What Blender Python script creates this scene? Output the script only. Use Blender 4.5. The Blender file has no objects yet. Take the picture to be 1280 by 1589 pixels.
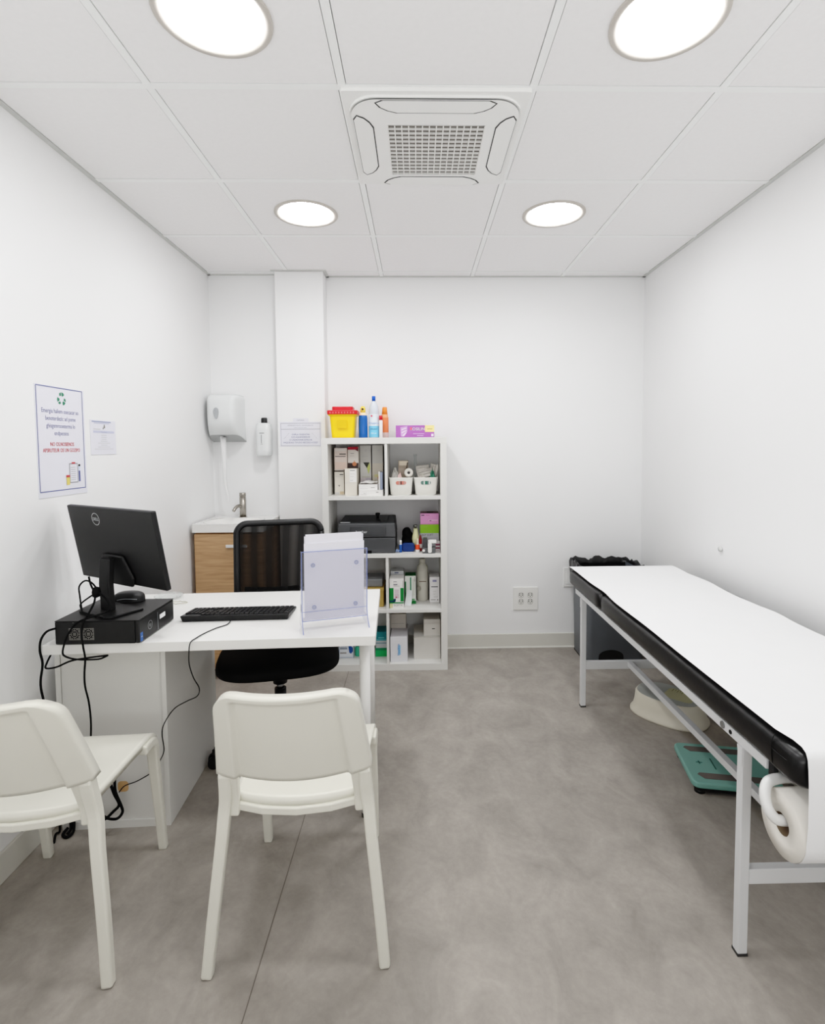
import bpy, bmesh, math, random
from mathutils import Vector, Matrix, noise
random.seed(7)
sc = bpy.context.scene
COL = sc.collection
PI = math.pi
sc.view_settings.view_transform = 'Standard'
sc.view_settings.look = 'None'
sc.view_settings.exposure = 0.10
# tone curve of the camera: lifts the mid tones, rolls the highlights off
vs_ = sc.view_settings; vs_.use_curve_mapping = True; cm_ = vs_.curve_mapping; cu_ = cm_.curves[3]
for x_, y_ in ((.016, .013), (.05, .078), (.1, .175), (.2, .34), (.3, .475), (.42, .61), (.58, .76), (.8, .89)): cu_.points.new(x_, y_)
cu_.points[-1].location = (1.0, .965)
cm_.extend = 'EXTRAPOLATED'; cm_.update()

# ------------------------------------------------------------------ materials
def lin(c):
    c = c / 255.0
    return c / 12.92 if c <= 0.04045 else ((c + 0.055) / 1.055) ** 2.4
_MC = {}
def M(rgb, rough=0.5, metal=0.0, var=0.03, scale=12.0, name=None, spec=0.5, alpha=None, trans=None, coat=0.0, bump=0.0, bscale=200.0):
    key = (tuple(rgb), rough, metal, var, scale, spec, alpha, trans, coat, bump, bscale)
    if key in _MC: return _MC[key]
    m = bpy.data.materials.new(name or 'surface_%d' % len(_MC)); m.use_nodes = True
    nt = m.node_tree; b = nt.nodes['Principled BSDF']
    c = [lin(v) for v in rgb]
    b.inputs['Roughness'].default_value = rough
    b.inputs['Metallic'].default_value = metal
    b.inputs['Specular IOR Level'].default_value = spec
    b.inputs['Coat Weight'].default_value = coat
    tc = nt.nodes.new('ShaderNodeTexCoord')
    nz = nt.nodes.new('ShaderNodeTexNoise'); nz.inputs['Scale'].default_value = scale; nz.inputs['Detail'].default_value = 4
    nt.links.new(tc.outputs['Object'], nz.inputs['Vector'])
    rp = nt.nodes.new('ShaderNodeValToRGB')
    rp.color_ramp.elements[0].position = 0.3; rp.color_ramp.elements[1].position = 0.7
    rp.color_ramp.elements[0].color = [max(0, v * (1 - var)) for v in c] + [1]
    rp.color_ramp.elements[1].color = [min(1, v * (1 + var)) for v in c] + [1]
    nt.links.new(nz.outputs['Fac'], rp.inputs['Fac'])
    nt.links.new(rp.outputs['Color'], b.inputs['Base Color'])
    if bump:
        n2 = nt.nodes.new('ShaderNodeTexNoise'); n2.inputs['Scale'].default_value = bscale
        nt.links.new(tc.outputs['Object'], n2.inputs['Vector'])
        bp = nt.nodes.new('ShaderNodeBump'); bp.inputs['Strength'].default_value = bump; bp.inputs['Distance'].default_value = 0.002
        nt.links.new(n2.outputs['Fac'], bp.inputs['Height']); nt.links.new(bp.outputs['Normal'], b.inputs['Normal'])
    if alpha is not None: b.inputs['Alpha'].default_value = alpha
    if trans is not None:
        b.inputs['Transmission Weight'].default_value = trans
        b.inputs['IOR'].default_value = 1.3
    _MC[key] = m
    return m
def clear_mat(name, rgb, a, rough=0.08):
    m = bpy.data.materials.new(name); m.use_nodes = True; nt = m.node_tree; nt.nodes.clear()
    out = nt.nodes.new('ShaderNodeOutputMaterial'); mx = nt.nodes.new('ShaderNodeMixShader')
    tr = nt.nodes.new('ShaderNodeBsdfTransparent'); pr = nt.nodes.new('ShaderNodeBsdfPrincipled')
    c = [lin(v) for v in rgb]
    tr.inputs['Color'].default_value = [1 - (1 - v) * 0.25 for v in c] + [1]
    pr.inputs['Base Color'].default_value = c + [1]; pr.inputs['Roughness'].default_value = rough
    lw = nt.nodes.new('ShaderNodeLayerWeight'); lw.inputs['Blend'].default_value = 0.35
    mr = nt.nodes.new('ShaderNodeMapRange'); mr.inputs['To Min'].default_value = a; mr.inputs['To Max'].default_value = min(1, a + 0.45)
    nt.links.new(lw.outputs['Facing'], mr.inputs['Value']); nt.links.new(mr.outputs['Result'], mx.inputs['Fac'])
    nt.links.new(tr.outputs[0], mx.inputs[1]); nt.links.new(pr.outputs[0], mx.inputs[2]); nt.links.new(mx.outputs[0], out.inputs['Surface'])
    return m
def mesh_fabric(name, dens, k=650.0):
    m = bpy.data.materials.new(name); m.use_nodes = True; nt = m.node_tree; nt.nodes.clear()
    out = nt.nodes.new('ShaderNodeOutputMaterial'); mx = nt.nodes.new('ShaderNodeMixShader')
    tr = nt.nodes.new('ShaderNodeBsdfTransparent'); pr = nt.nodes.new('ShaderNodeBsdfPrincipled')
    pr.inputs['Base Color'].default_value = (0.006, 0.006, 0.006, 1); pr.inputs['Roughness'].default_value = 0.6
    pr.inputs['Specular IOR Level'].default_value = 0.2
    tc = nt.nodes.new('ShaderNodeTexCoord'); wv = nt.nodes.new('ShaderNodeTexWave')
    wv.bands_direction = 'X'; wv.inputs['Scale'].default_value = 4.0; wv.inputs['Distortion'].default_value = 7.0; wv.inputs['Detail'].default_value = 1.0
    wv.inputs['Detail Scale'].default_value = 0.6
    mp = nt.nodes.new('ShaderNodeMapping'); mp.inputs['Scale'].default_value = (1, 1, 0.35)
    nt.links.new(tc.outputs['Object'], mp.inputs['Vector']); nt.links.new(mp.outputs[0], wv.inputs['Vector'])
    mr = nt.nodes.new('ShaderNodeMapRange'); mr.inputs['To Min'].default_value = dens - 0.035; mr.inputs['To Max'].default_value = dens + 0.035
    nt.links.new(wv.outputs['Fac'], mr.inputs['Value']); nt.links.new(mr.outputs['Result'], mx.inputs['Fac'])
    nt.links.new(tr.outputs[0], mx.inputs[1]); nt.links.new(pr.outputs[0], mx.inputs[2]); nt.links.new(mx.outputs[0], out.inputs['Surface'])
    return m
def emit_mat(name, rgb, st):
    m = bpy.data.materials.new(name); m.use_nodes = True; nt = m.node_tree; nt.nodes.clear()
    out = nt.nodes.new('ShaderNodeOutputMaterial'); e = nt.nodes.new('ShaderNodeEmission')
    e.inputs['Color'].default_value = list(rgb) + [1]; e.inputs['Strength'].default_value = st
    nt.links.new(e.outputs[0], out.inputs['Surface']); return m

def wood_mat():
    m = bpy.data.materials.new('oak_laminate'); m.use_nodes = True; nt = m.node_tree; b = nt.nodes['Principled BSDF']
    b.inputs['Roughness'].default_value = 0.5
    tc = nt.nodes.new('ShaderNodeTexCoord'); mp = nt.nodes.new('ShaderNodeMapping'); mp.inputs['Scale'].default_value = (2.2, 2.2, 30)
    nz = nt.nodes.new('ShaderNodeTexNoise'); nz.inputs['Scale'].default_value = 2.2; nz.inputs['Detail'].default_value = 7; nz.inputs['Distortion'].default_value = 0.6
    rp = nt.nodes.new('ShaderNodeValToRGB'); e = rp.color_ramp.elements
    e[0].position = 0.3; e[1].position = 0.72
    e[0].color = [lin(v) for v in (176, 138, 100)] + [1]; e[1].color = [lin(v) for v in (208, 170, 130)] + [1]
    nt.links.new(tc.outputs['Object'], mp.inputs['Vector']); nt.links.new(mp.outputs[0], nz.inputs['Vector'])
    nt.links.new(nz.outputs['Fac'], rp.inputs['Fac']); nt.links.new(rp.outputs['Color'], b.inputs['Base Color'])
    return m
def floor_mat():
    m = bpy.data.materials.new('grey_vinyl_floor'); m.use_nodes = True; nt = m.node_tree; b = nt.nodes['Principled BSDF']
    b.inputs['Roughness'].default_value = 0.62; b.inputs['Specular IOR Level'].default_value = 0.35
    tc = nt.nodes.new('ShaderNodeTexCoord')
    def nz(s, d, dis, sc3=(1, 1, 1)):
        mp = nt.nodes.new('ShaderNodeMapping'); mp.inputs['Scale'].default_value = sc3; mp.inputs['Rotation'].default_value = (0, 0, 0.6)
        n = nt.nodes.new('ShaderNodeTexNoise'); n.inputs['Scale'].default_value = s; n.inputs['Detail'].default_value = d
        n.inputs['Roughness'].default_value = 0.62; n.inputs['Distortion'].default_value = dis
        nt.links.new(tc.outputs['Object'], mp.inputs['Vector']); nt.links.new(mp.outputs[0], n.inputs['Vector']); return n
    a = nz(2.3, 8, 0.5); c = nz(7, 8, 0.8, (1, 0.7, 1)); d = nz(45, 4, 0.3)
    def ramp(n, p0, c0, p1, c1):
        r = nt.nodes.new('ShaderNodeValToRGB'); e = r.color_ramp.elements
        e[0].position = p0; e[1].position = p1; e[0].color = c0; e[1].color = c1
        nt.links.new(n.outputs['Fac'], r.inputs['Fac']); return r
    r1 = ramp(a, 0.3, [lin(v) for v in FLOOR_A] + [1], 0.7, [lin(v) for v in FLOOR_B] + [1])
    r2 = ramp(c, 0.3, (0.78, 0.78, 0.775, 1), 0.72, (1.10, 1.10, 1.10, 1))
    r3 = ramp(d, 0.35, (0.95, 0.95, 0.95, 1), 0.65, (1.04, 1.04, 1.04, 1))
    def mul(x, y):
        mx = nt.nodes.new('ShaderNodeMix'); mx.data_type = 'RGBA'; mx.blend_type = 'MULTIPLY'; mx.inputs['Factor'].default_value = 1
        nt.links.new(x, mx.inputs['A']); nt.links.new(y, mx.inputs['B']); return mx.outputs['Result']
    o = mul(mul(r1.outputs['Color'], r2.outputs['Color']), r3.outputs['Color'])
    nt.links.new(o, b.inputs['Base Color']); return m
FLOOR_A = (152, 146, 139); FLOOR_B = (172, 165, 157)

WALL = M((240, 240, 240), 0.9, var=0.006, scale=1.5, name='white_wall_paint', spec=0.2)
CEIL = M((244, 243, 243), 0.95, var=0.01, scale=60, name='ceiling_tile', spec=0.1)
TBAR = M((246, 247, 246), 0.6, name='ceiling_grid_metal', var=0.005)
GAP = M((70, 70, 68), 0.9, name='ceiling_gap_shade')  # dark backing colour stands in for shade in the tile gaps
BASEB = M((214, 212, 204), 0.5, name='baseboard_pvc', var=0.01)
WHITE = M((232, 231, 228), 0.45, name='white_laminate', var=0.006)
WHITE2 = M((222, 221, 217), 0.5, name='white_melamine', var=0.006)
PLASTIC = M((226, 224, 213), 0.42, name='chair_plastic', var=0.006, spec=0.4)
BLACK = M((22, 22, 23), 0.42, name='black_plastic', var=0.08)
BLACKM = M((14, 14, 15), 0.7, name='black_fabric', var=0.1, spec=0.2)
CASE = M((18, 18, 19), 0.5, name='black_case_metal', var=0.08)
METALW = M((222, 223, 224), 0.35, name='white_painted_steel', var=0.006)
CERAMIC = M((240, 239, 236), 0.12, name='white_ceramic', var=0.004, coat=0.5)
STEEL = M((165, 160, 152), 0.3, metal=1.0, name='brushed_steel')
PAPER = M((236, 236, 236), 0.85, name='white_paper', var=0.006, spec=0.1)
VINYL = M((27, 27, 28), 0.33, name='black_vinyl', var=0.1, scale=6, bump=0.15, bscale=60)
OAK = wood_mat()

# ------------------------------------------------------------------ mesh builder
def sm(pts, n=6):
    P = [Vector(p) for p in pts]
    if len(P) < 3: return P
    out = []
    for i in range(len(P) - 1):
        a = P[max(0, i - 1)]; b = P[i]; c = P[i + 1]; d = P[min(len(P) - 1, i + 2)]
        for k in range(n):
            t = k / n
            out.append(0.5 * ((2 * b) + (c - a) * t + (2 * a - 5 * b + 4 * c - d) * t * t + (3 * b - a - 3 * c + d) * t ** 3))
    out.append(P[-1]); return out
_TXT = {}
def glyphs(s):
    if s in _TXT: return _TXT[s]
    cu = bpy.data.curves.new('t', 'FONT'); cu.body = s; cu.size = 1; cu.align_x = 'CENTER'; cu.resolution_u = 2
    o = bpy.data.objects.new('t', cu); COL.objects.link(o)
    dg = bpy.context.evaluated_depsgraph_get(); me = bpy.data.meshes.new_from_object(o.evaluated_get(dg))
    r = ([v.co.copy() for v in me.vertices], [tuple(p.vertices) for p in me.polygons])
    bpy.data.objects.remove(o); bpy.data.curves.remove(cu); bpy.data.meshes.remove(me)
    _TXT[s] = r; return r
class MB:
    def __init__(s): s.v = []; s.f = []; s.m = []; s.sm = []
    def add(s, vs, fs, m=0, smooth=False):
        b = len(s.v); s.v += [tuple(v) for v in vs]
        for f in fs: s.f.append([b + i for i in f]); s.m.append(m); s.sm.append(smooth)
        return s
    def box(s, x0, x1, y0, y1, z0, z1, m=0, top=None, front=None):
        vs = [(x, y, z) for z in (z0, z1) for y in (y0, y1) for x in (x0, x1)]
        fs = [(0, 2, 3, 1), (4, 5, 7, 6), (0, 1, 5, 4), (2, 6, 7, 3), (0, 4, 6, 2), (1, 3, 7, 5)]
        b = len(s.v); s.v += vs
        for i, f in enumerate(fs):
            s.f.append([b + k for k in f]); s.sm.append(False)
            s.m.append(top if (i == 1 and top is not None) else front if (i == 2 and front is not None) else m)
        return s
    def hexa(s, bot, topv, m=0):
        vs = list(bot) + list(topv)
        return s.add(vs, [(3, 2, 1, 0), (4, 5, 6, 7), (0, 1, 5, 4), (1, 2, 6, 5), (2, 3, 7, 6), (3, 0, 4, 7)], m)
    def cyl(s, p0, p1, r0, r1=None, n=24, m=0, caps=True, smooth=True):
        r1 = r0 if r1 is None else r1
        p0 = Vector(p0); p1 = Vector(p1); d = (p1 - p0).normalized()
        a = d.orthogonal().normalized(); b = d.cross(a)
        vs = []
        for p, r in ((p0, r0), (p1, r1)):
            vs += [p + r * (math.cos(t) * a + math.sin(t) * b) for t in [2 * PI * i / n for i in range(n)]]
        s.add(vs, [(i, (i + 1) % n, n + (i + 1) % n, n + i) for i in range(n)], m, smooth)
        if caps: s.add(vs[:n], [tuple(reversed(range(n)))], m); s.add(vs[n:], [tuple(range(n))], m)
        return s
    def lathe(s, prof, c=(0, 0, 0), n=28, m=0, sx=1, sy=1, caps=True, p=2.0, smooth=True):
        vs = []
        for r, z in prof:
            for i in range(n):
                t = 2 * PI * i / n; ct, st = math.cos(t), math.sin(t)
                ex = 2.0 / p
                vs.append((c[0] + sx * r * math.copysign(abs(ct) ** ex, ct), c[1] + sy * r * math.copysign(abs(st) ** ex, st), c[2] + z))
        k = len(prof)
        mm = m if isinstance(m, (list, tuple)) else [m] * (k - 1)
        for j in range(k - 1):
            s.add([], [], 0)
            b = 0
            s.add([vs[j * n + i] for i in range(n)] + [vs[(j + 1) * n + i] for i in range(n)],
                  [(i, (i + 1) % n, n + (i + 1) % n, n + i) for i in range(n)], mm[j], smooth)
        if caps:
            s.add(vs[:n], [tuple(reversed(range(n)))], mm[0]); s.add(vs[-n:], [tuple(range(n))], mm[-1])
        return s
    def tube(s, pts, r, n=10, m=0, smooth_n=6, rad=None):
        P = sm(pts, smooth_n) if smooth_n else [Vector(p) for p in pts]
        k = len(P); vs = []
        t0 = (P[1] - P[0]).normalized(); a = t0.orthogonal().normalized()
        for i in range(k):
            t = (P[min(k - 1, i + 1)] - P[max(0, i - 1)]).normalized()
            a = (a - t * a.dot(t)).normalized(); b = t.cross(a)
            rr = r if rad is None else rad(i / (k - 1))
            vs += [P[i] + rr * (math.cos(2 * PI * j / n) * a + math.sin(2 * PI * j / n) * b) for j in range(n)]
        fs = [(i * n + j, i * n + (j + 1) % n, (i + 1) * n + (j + 1) % n, (i + 1) * n + j) for i in range(k - 1) for j in range(n)]
        s.add(vs, fs, m, True); s.add(vs[:n], [tuple(reversed(range(n)))], m); s.add(vs[-n:], [tuple(range(n))], m)
        return s
    def bar(s, pts, w, d, side=(1, 0, 0), m=0, wf=None):      # rectangular section swept along pts; side = direction of w
        P = [Vector(p) for p in pts]; k = len(P); vs = []; sd = Vector(side)
        for i in range(k):
            t = (P[min(k - 1, i + 1)] - P[max(0, i - 1)]).normalized()
            a = (sd - t * sd.dot(t)).normalized(); b = t.cross(a)
            ww, dd = (w, d) if wf is None else wf(i / (k - 1))
            vs += [P[i] + a * (u * ww / 2) + b * (v * dd / 2) for u, v in ((-1, -1), (1, -1), (1, 1), (-1, 1))]
        fs = [(i * 4 + j, i * 4 + (j + 1) % 4, (i + 1) * 4 + (j + 1) % 4, (i + 1) * 4 + j) for i in range(k - 1) for j in range(4)]
        s.add(vs, fs + [(3, 2, 1, 0), tuple((k - 1) * 4 + j for j in range(4))], m); return s
    def prism(s, poly, f, a, b, m=0, mside=None):      # poly in 2D, f(u,v,w)->3D
        n = len(poly)
        A = [f(u, v, a) for u, v in poly]; B = [f(u, v, b) for u, v in poly]
        s.add(A, [tuple(reversed(range(n)))], m); s.add(B, [tuple(range(n))], m)
        s.add(A + B, [(i, (i + 1) % n, n + (i + 1) % n, n + i) for i in range(n)], m if mside is None else mside); return s
    def grid(s, fn, nu, nv, m=0, smooth=True, flip=False):
        vs = [fn(i / nu, j / nv) for j in range(nv + 1) for i in range(nu + 1)]; w = nu + 1
        fs = [(j * w + i, j * w + i + 1, (j + 1) * w + i + 1, (j + 1) * w + i) for j in range(nv) for i in range(nu)]
        if flip: fs = [tuple(reversed(f)) for f in fs]
        s.add(vs, fs, m, smooth); return s
    def slab(s, fa, fb, nu, nv, m=0, smooth=True):     # closed sheet between two surfaces
        s.grid(fa, nu, nv, m, smooth); s.grid(fb, nu, nv, m, smooth, True)
        for us, vs_ in ((lambda t: (t, 0), nu), (lambda t: (1, t), nv), (lambda t: (1 - t, 1), nu), (lambda t: (0, 1 - t), nv)):
            A = [fb(*us(i / vs_)) for i in range(vs_ + 1)]; B = [fa(*us(i / vs_)) for i in range(vs_ + 1)]; n = vs_ + 1
            s.add(A + B, [(i, i + 1, n + i + 1, n + i) for i in range(vs_)], m, smooth)
        return s
    def text(s, st, o, r, u, size, m=0, sx=1.0):
        V, F = glyphs(st); o = Vector(o); r = Vector(r).normalized(); u = Vector(u).normalized()
        return s.add([o + r * (v.x * size * sx) + u * (v.y * size) for v in V], F, m)
    def rect(s, o, r, u, m=0):
        o = Vector(o); r = Vector(r); u = Vector(u)
        return s.add([o, o + r, o + r + u, o + u], [(0, 1, 2, 3)], m)
    def disc(s, c, r, u, rad, m=0, n=24, inner=0, ry=None):
        c = Vector(c); r = Vector(r).normalized(); u = Vector(u).normalized(); ry = rad if ry is None else ry
        o = [c + r * rad * math.cos(2 * PI * i / n) + u * ry * math.sin(2 * PI * i / n) for i in range(n)]
        if not inner: return s.add(o, [tuple(range(n))], m)
        k = inner / rad
        q = [c + (p - c) * k for p in o]
        return s.add(q + o, [(i, n + i, n + (i + 1) % n, (i + 1) % n) for i in range(n)], m)
    def xf(s, mat):
        s.v = [tuple(mat @ Vector(v)) for v in s.v]; return s
    def build(s, name, mats, parent=None, bevel=0, seg=2, loc=None, rotz=0, weld=True, sub=0):
        me = bpy.data.meshes.new(name); me.from_pydata(s.v, [], s.f)
        if not isinstance(mats, (list, tuple)): mats = [mats]
        for m in mats: me.materials.append(m)
        for p, mi, k in zip(me.polygons, s.m, s.sm): p.material_index = mi; p.use_smooth = k
        if weld:
            bm = bmesh.new(); bm.from_mesh(me); bmesh.ops.remove_doubles(bm, verts=bm.verts, dist=1e-5); bm.to_mesh(me); bm.free()
        me.update()
        o = bpy.data.objects.new(name, me); COL.objects.link(o)
        if parent: o.parent = parent
        if loc: o.location = loc
        o.rotation_euler.z = rotz
        if bevel:
            md = o.modifiers.new('b', 'BEVEL'); md.width = bevel; md.segments = seg; md.limit_method = 'ANGLE'; md.angle_limit = 0.6
            md.harden_normals = False
        if sub:
            md = o.modifiers.new('s', 'SUBSURF'); md.levels = sub; md.render_levels = sub
        return o
def tag(o, label=None, cat=None, group=None, kind=None):
    if label: o['label'] = label
    if cat: o['category'] = cat
    if group: o['group'] = group
    if kind: o['kind'] = kind
    return o
def thing(name, label, cat, loc=(0, 0, 0), rotz=0, group=None):
    o = bpy.data.objects.new(name, None); COL.objects.link(o); o.location = loc; o.rotation_euler.z = rotz; o.empty_display_size = 0.1
    return tag(o, label, cat, group)
def struct(o, label=None):
    o['kind'] = 'structure'
    if label: o['label'] = label
    return o
def rrect(x0, x1, y0, y1, r, n=6):
    out = []
    for cx, cy, a in ((x1 - r, y1 - r, 0), (x0 + r, y1 - r, PI / 2), (x0 + r, y0 + r, PI), (x1 - r, y0 + r, 1.5 * PI)):
        out += [(cx + r * math.cos(a + PI / 2 * k / n), cy + r * math.sin(a + PI / 2 * k / n)) for k in range(n + 1)]
    return out
XY = lambda u, v, w: (u, v, w)
XZ = lambda u, v, w: (u, w, v)
YZ = lambda u, v, w: (w, u, v)

# ------------------------------------------------------------------ camera
W, H = 1280.0, 1589.0
f, cx, cy = 840.0, 664.3, 740.0
Rc = Matrix.Rotation(-0.0202, 3, 'Z') @ Matrix.Rotation(-0.0558, 3, 'X') @ Matrix.Rotation(0.0070, 3, 'Y') @ Matrix.Rotation(PI / 2, 3, 'X')
cam = bpy.data.cameras.new('camera'); co = bpy.data.objects.new('camera', cam); COL.objects.link(co)
co.matrix_world = Matrix.Translation((0, 0, 1.39)) @ Rc.to_4x4()
cam.sensor_fit = 'HORIZONTAL'; cam.sensor_width = 36; cam.lens = f / W * 36
cam.shift_x = (W / 2 - cx) / W; cam.shift_y = (cy - H / 2) / W
cam.clip_start = 0.02
sc.camera = co

# ------------------------------------------------------------------ room
XL, XR, YB, YF, ZC = -1.352, 1.535, 3.664, -1.4, 2.514
XP0, XP1, YP, YREC = -0.902, -0.592, 3.535, 3.62
GX, GY = [0.375 + 0.6 * i for i in range(-3, 3)], [1.764 + 0.6 * j for j in range(-6, 4)]
struct(MB().box(XL - .1, XR + .1, YF - .1, YB + .1, -0.1, 0).build('floor', floor_mat()))
# floor seam: a shallow welded joint line
struct(MB().box(-0.4362, -0.4338, YF, YB - .02, 0, 0.0012).build('trim_3', M((120, 113, 106), 0.7, name='floor_seam')))
struct(MB().box(XL - .1, XL, YF, YB, 0, ZC).build('wall_left', WALL))
struct(MB().box(XR, XR + .1, YF, YB, 0, ZC).build('wall_right', WALL))
struct(MB().box(XL - .1, XR + .1, YB, YB + .1, 0, ZC).build('wall_back', WALL))
struct(MB().box(XL - .1, XR + .1, YF - .1, YF, 0, ZC).build('wall_front', WALL))
struct(MB().box(XL, XP0, YREC, YB, 0, ZC).build('wall_recess', WALL))
struct(MB().box(XP0, XP1, YP, YB, 0, ZC).build('wall_pillar', WALL, bevel=0.006))
# ceiling tiles (one surface with shadow gaps) and the metal grid
c = MB(); xs = sorted([XL] + [x for x in GX if XL < x < XR] + [XR]); ys = sorted([YF] + [y for y in GY if YF < y < YB] + [YB])
for i in range(len(xs) - 1):
    for j in range(len(ys) - 1):
        x0, x1, y0, y1 = xs[i], xs[i + 1], ys[j], ys[j + 1]
        if abs(x0 + .225) < .01 and abs(y0 - 1.764) < .01: continue
        a = .0145 if x0 > XL else .0225; b = .0145 if x1 < XR else .0225; e = .0145 if y0 > YF else .0225; g = .0145 if y1 < YB else .0225
        c.box(x0 + a, x1 - b, y0 + e, y1 - g, ZC + .002, ZC + .02, 0)
c.box(XL, XR, YF, YB, ZC + .02, ZC + .1, 1)
struct(c.build('ceiling', [CEIL, GAP], weld=False))
g = MB()
for x in GX:
    if XL < x < XR: g.box(x - .012, x + .012, YF, YB, ZC, ZC + .02)
for y in GY:
    if YF < y < YB: g.box(XL, XR, y - .012, y + .012, ZC - .0004, ZC + .0196)
struct(g.build('trim_1', TBAR, weld=False))
g = MB()
g.box(XL, XL + .02, YF, YB, ZC - .002, ZC + .02); g.box(XR - .02, XR, YF, YB, ZC - .002, ZC + .02)
g.box(XL, XR, YB - .02, YB, ZC - .002, ZC + .02); g.box(XL, XP0, YREC - .02, YREC, ZC - .002, ZC + .02)
g.box(XP0 - .02, XP1 + .02, YP - .02, YP, ZC - .002, ZC + .02); g.box(XP1, XP1 + .02, YP, YB, ZC - .002, ZC + .02)
struct(g.build('trim_5', M((206, 207, 204), .6, name='wall_angle_shaded'), weld=False))  # wall angle coloured darker than the grid to act as a shadow gap
def baseb(name, x0, x1, y0, y1):
    struct(MB().box(x0, x1, y0, y1, 0, .098).build(name, BASEB, bevel=0.003))
baseb('baseboard_left', XL, XL + .012, YF, YREC); baseb('baseboard_right', XR - .012, XR, YF, YB)
baseb('baseboard_back', XP1, XR - .012, YB - .012, YB); baseb('baseboard_recess', XL + .012, XP0, YREC - .012, YREC)
baseb('baseboard_pillar', XP0, XP1, YP - .012, YP)
# white sealant line where the floor meets the skirting
struct(MB().box(XP1, XR - .012, YB - .017, YB - .012, 0, .008).build('trim_2', M((235, 234, 228), .4, name='sealant')))
# door in the wall behind the camera
d = struct(MB().box(-.3, .62, YF, YF + .03, 0, 2.05).build('door_1', M((220, 219, 214), .5, name='door_paint'), bevel=.003))
MB().cyl((.53, YF + .03, 1.0), (.53, YF + .075, 1.0), .01).cyl((.53, YF + .07, 1.0), (.41, YF + .07, 1.0), .009).build('handle', STEEL, d)
struct(MB().box(-.37, -.3, YF, YF + .02, 0, 2.12).box(.62, .69, YF, YF + .02, 0, 2.12).box(-.37, .69, YF, YF + .02, 2.05, 2.12).build('trim_4', WHITE))

# ------------------------------------------------------------------ ceiling lights
EM = emit_mat('led_diffuser', (0.985, 0.992, 1.0), 31.0)
RIM = M((196, 190, 182), 0.4, name='light_rim')
LL = {(-.525, 2.69): 'round recessed ceiling light above the sink and pillar side, beyond the air conditioner',
      (.675, 2.69): 'round recessed ceiling light above the far end of the couch, beyond the air conditioner',
      (-.522, 1.487): 'large bright round ceiling light above the desk, between viewer and air conditioner',
      (.675, 1.487): 'large bright round ceiling light above the couch, between viewer and air conditioner'}
first = None
for (x, y), lb in LL.items():
    if first is None:
        t = thing('ceiling_light', lb, 'light', (x, y, ZC), group='round recessed ceiling lights')
        MB().lathe([(.150, .004), (.151, -.002), (.148, -.005), (.134, -.004), (.1215, .004)], n=48, caps=False).build('rim', RIM, t)
        MB().lathe([(0, -.010), (.05, -.0095), (.09, -.007), (.115, -.002), (.122, .002)], n=48, caps=False).build('diffuser', EM, t)
        first = t
    else:
        t = first.copy(); COL.objects.link(t); t.location = (x, y, ZC); t['label'] = lb
        for ch in first.children:
            q = ch.copy(); COL.objects.link(q); q.parent = t

# ------------------------------------------------------------------ air conditioner cassette
ACW = M((240, 240, 238), .45, name='ac_plastic', var=.005)
ac = thing('air_conditioner', 'white square ceiling cassette air conditioner with a gridded centre intake', 'air conditioner', (.07, 2.062, ZC))
DK = M((60, 60, 60), .8, name='dark_gap'); 
def ring(mb, inner, outer, z, m=0):
    n = len(inner); mb.add([(x, y, z) for x, y in inner] + [(x, y, z) for x, y in outer], [(i, (i + 1) % n, n + (i + 1) % n, n + i) for i in range(n)], m)
def wall_of(mb, loop, z0, z1, m=0):
    n = len(loop); mb.add([(x, y, z0) for x, y in loop] + [(x, y, z1) for x, y in loop], [(i, (i + 1) % n, n + (i + 1) % n, n + i) for i in range(n)], m)
hs = .302; a = MB()
a.prism(rrect(-hs, hs, -hs, hs, .008, 3), XY, -.012, .004)
a.build('outer_panel', ACW, ac, bevel=.002)
a = MB()
outl = rrect(-.284, .284, -.284, .284, .09, 8)
inr = [(x + .006, y + .026) for x, y in rrect(-.168, .168, -.166, .166, .012, 8)]
ring(a, inr, [(x * .985, y * .985) for x, y in outl], -.024); ring(a, [(x * .985, y * .985) for x, y in outl], outl, -.020)
wall_of(a, outl, -.020, -.010); wall_of(a, inr, -.024, -.013)
a.build('inner_panel', ACW, ac)
gr = MB()
NX, NY = 14, 13; GX0, GX1, GY0, GY1 = -.162, .174, -.140, .192
for i in range(NX + 1):
    x = GX0 + (GX1 - GX0) * i / NX; gr.box(x - .0019, x + .0019, GY0, GY1, -.0245, -.017, 0)
for j in range(NY + 1):
    y = GY0 + (GY1 - GY0) * j / NY; gr.box(GX0, GX1, y - .0017, y + .0017, -.024, -.0175, 0)
for j in range(NY):
    y = GY0 + (GY1 - GY0) * (j + .5) / NY
    gr.box(GX0, GX1, y + .003, y + .0115, -.0168, -.0158, 1)
gr.box(GX0, GX1, GY0, GY1, -.0135, -.0125, 2)
gr.build('grille', [M((238, 237, 234), .5, name='grille_bar'), M((128, 124, 118), .6, name='grille_louvre'), M((40, 38, 36), .8, name='grille_dark')], ac, weld=False)
for k in range(4):
    pol = [(-.192, -.262), (-.17, -.274), (.17, -.274), (.192, -.262), (.178, -.240), (.155, -.224), (.125, -.213), (-.125, -.213), (-.155, -.224), (-.178, -.240)]
    pd = [(u * 1.012 + (.004 if u > 0 else -.004), (v + .244) * 1.09 - .2430) for u, v in pol]
    rt = Matrix.Rotation(k * PI / 2, 4, 'Z')
    fo = MB().prism(pol, XY, -.0256, -.0242, 0).xf(rt).build('air_flap', ACW, ac)
    MB().prism(pd, XY, -.0247, -.0235, 0).xf(rt).build('flap_gap', DK, fo)
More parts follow.
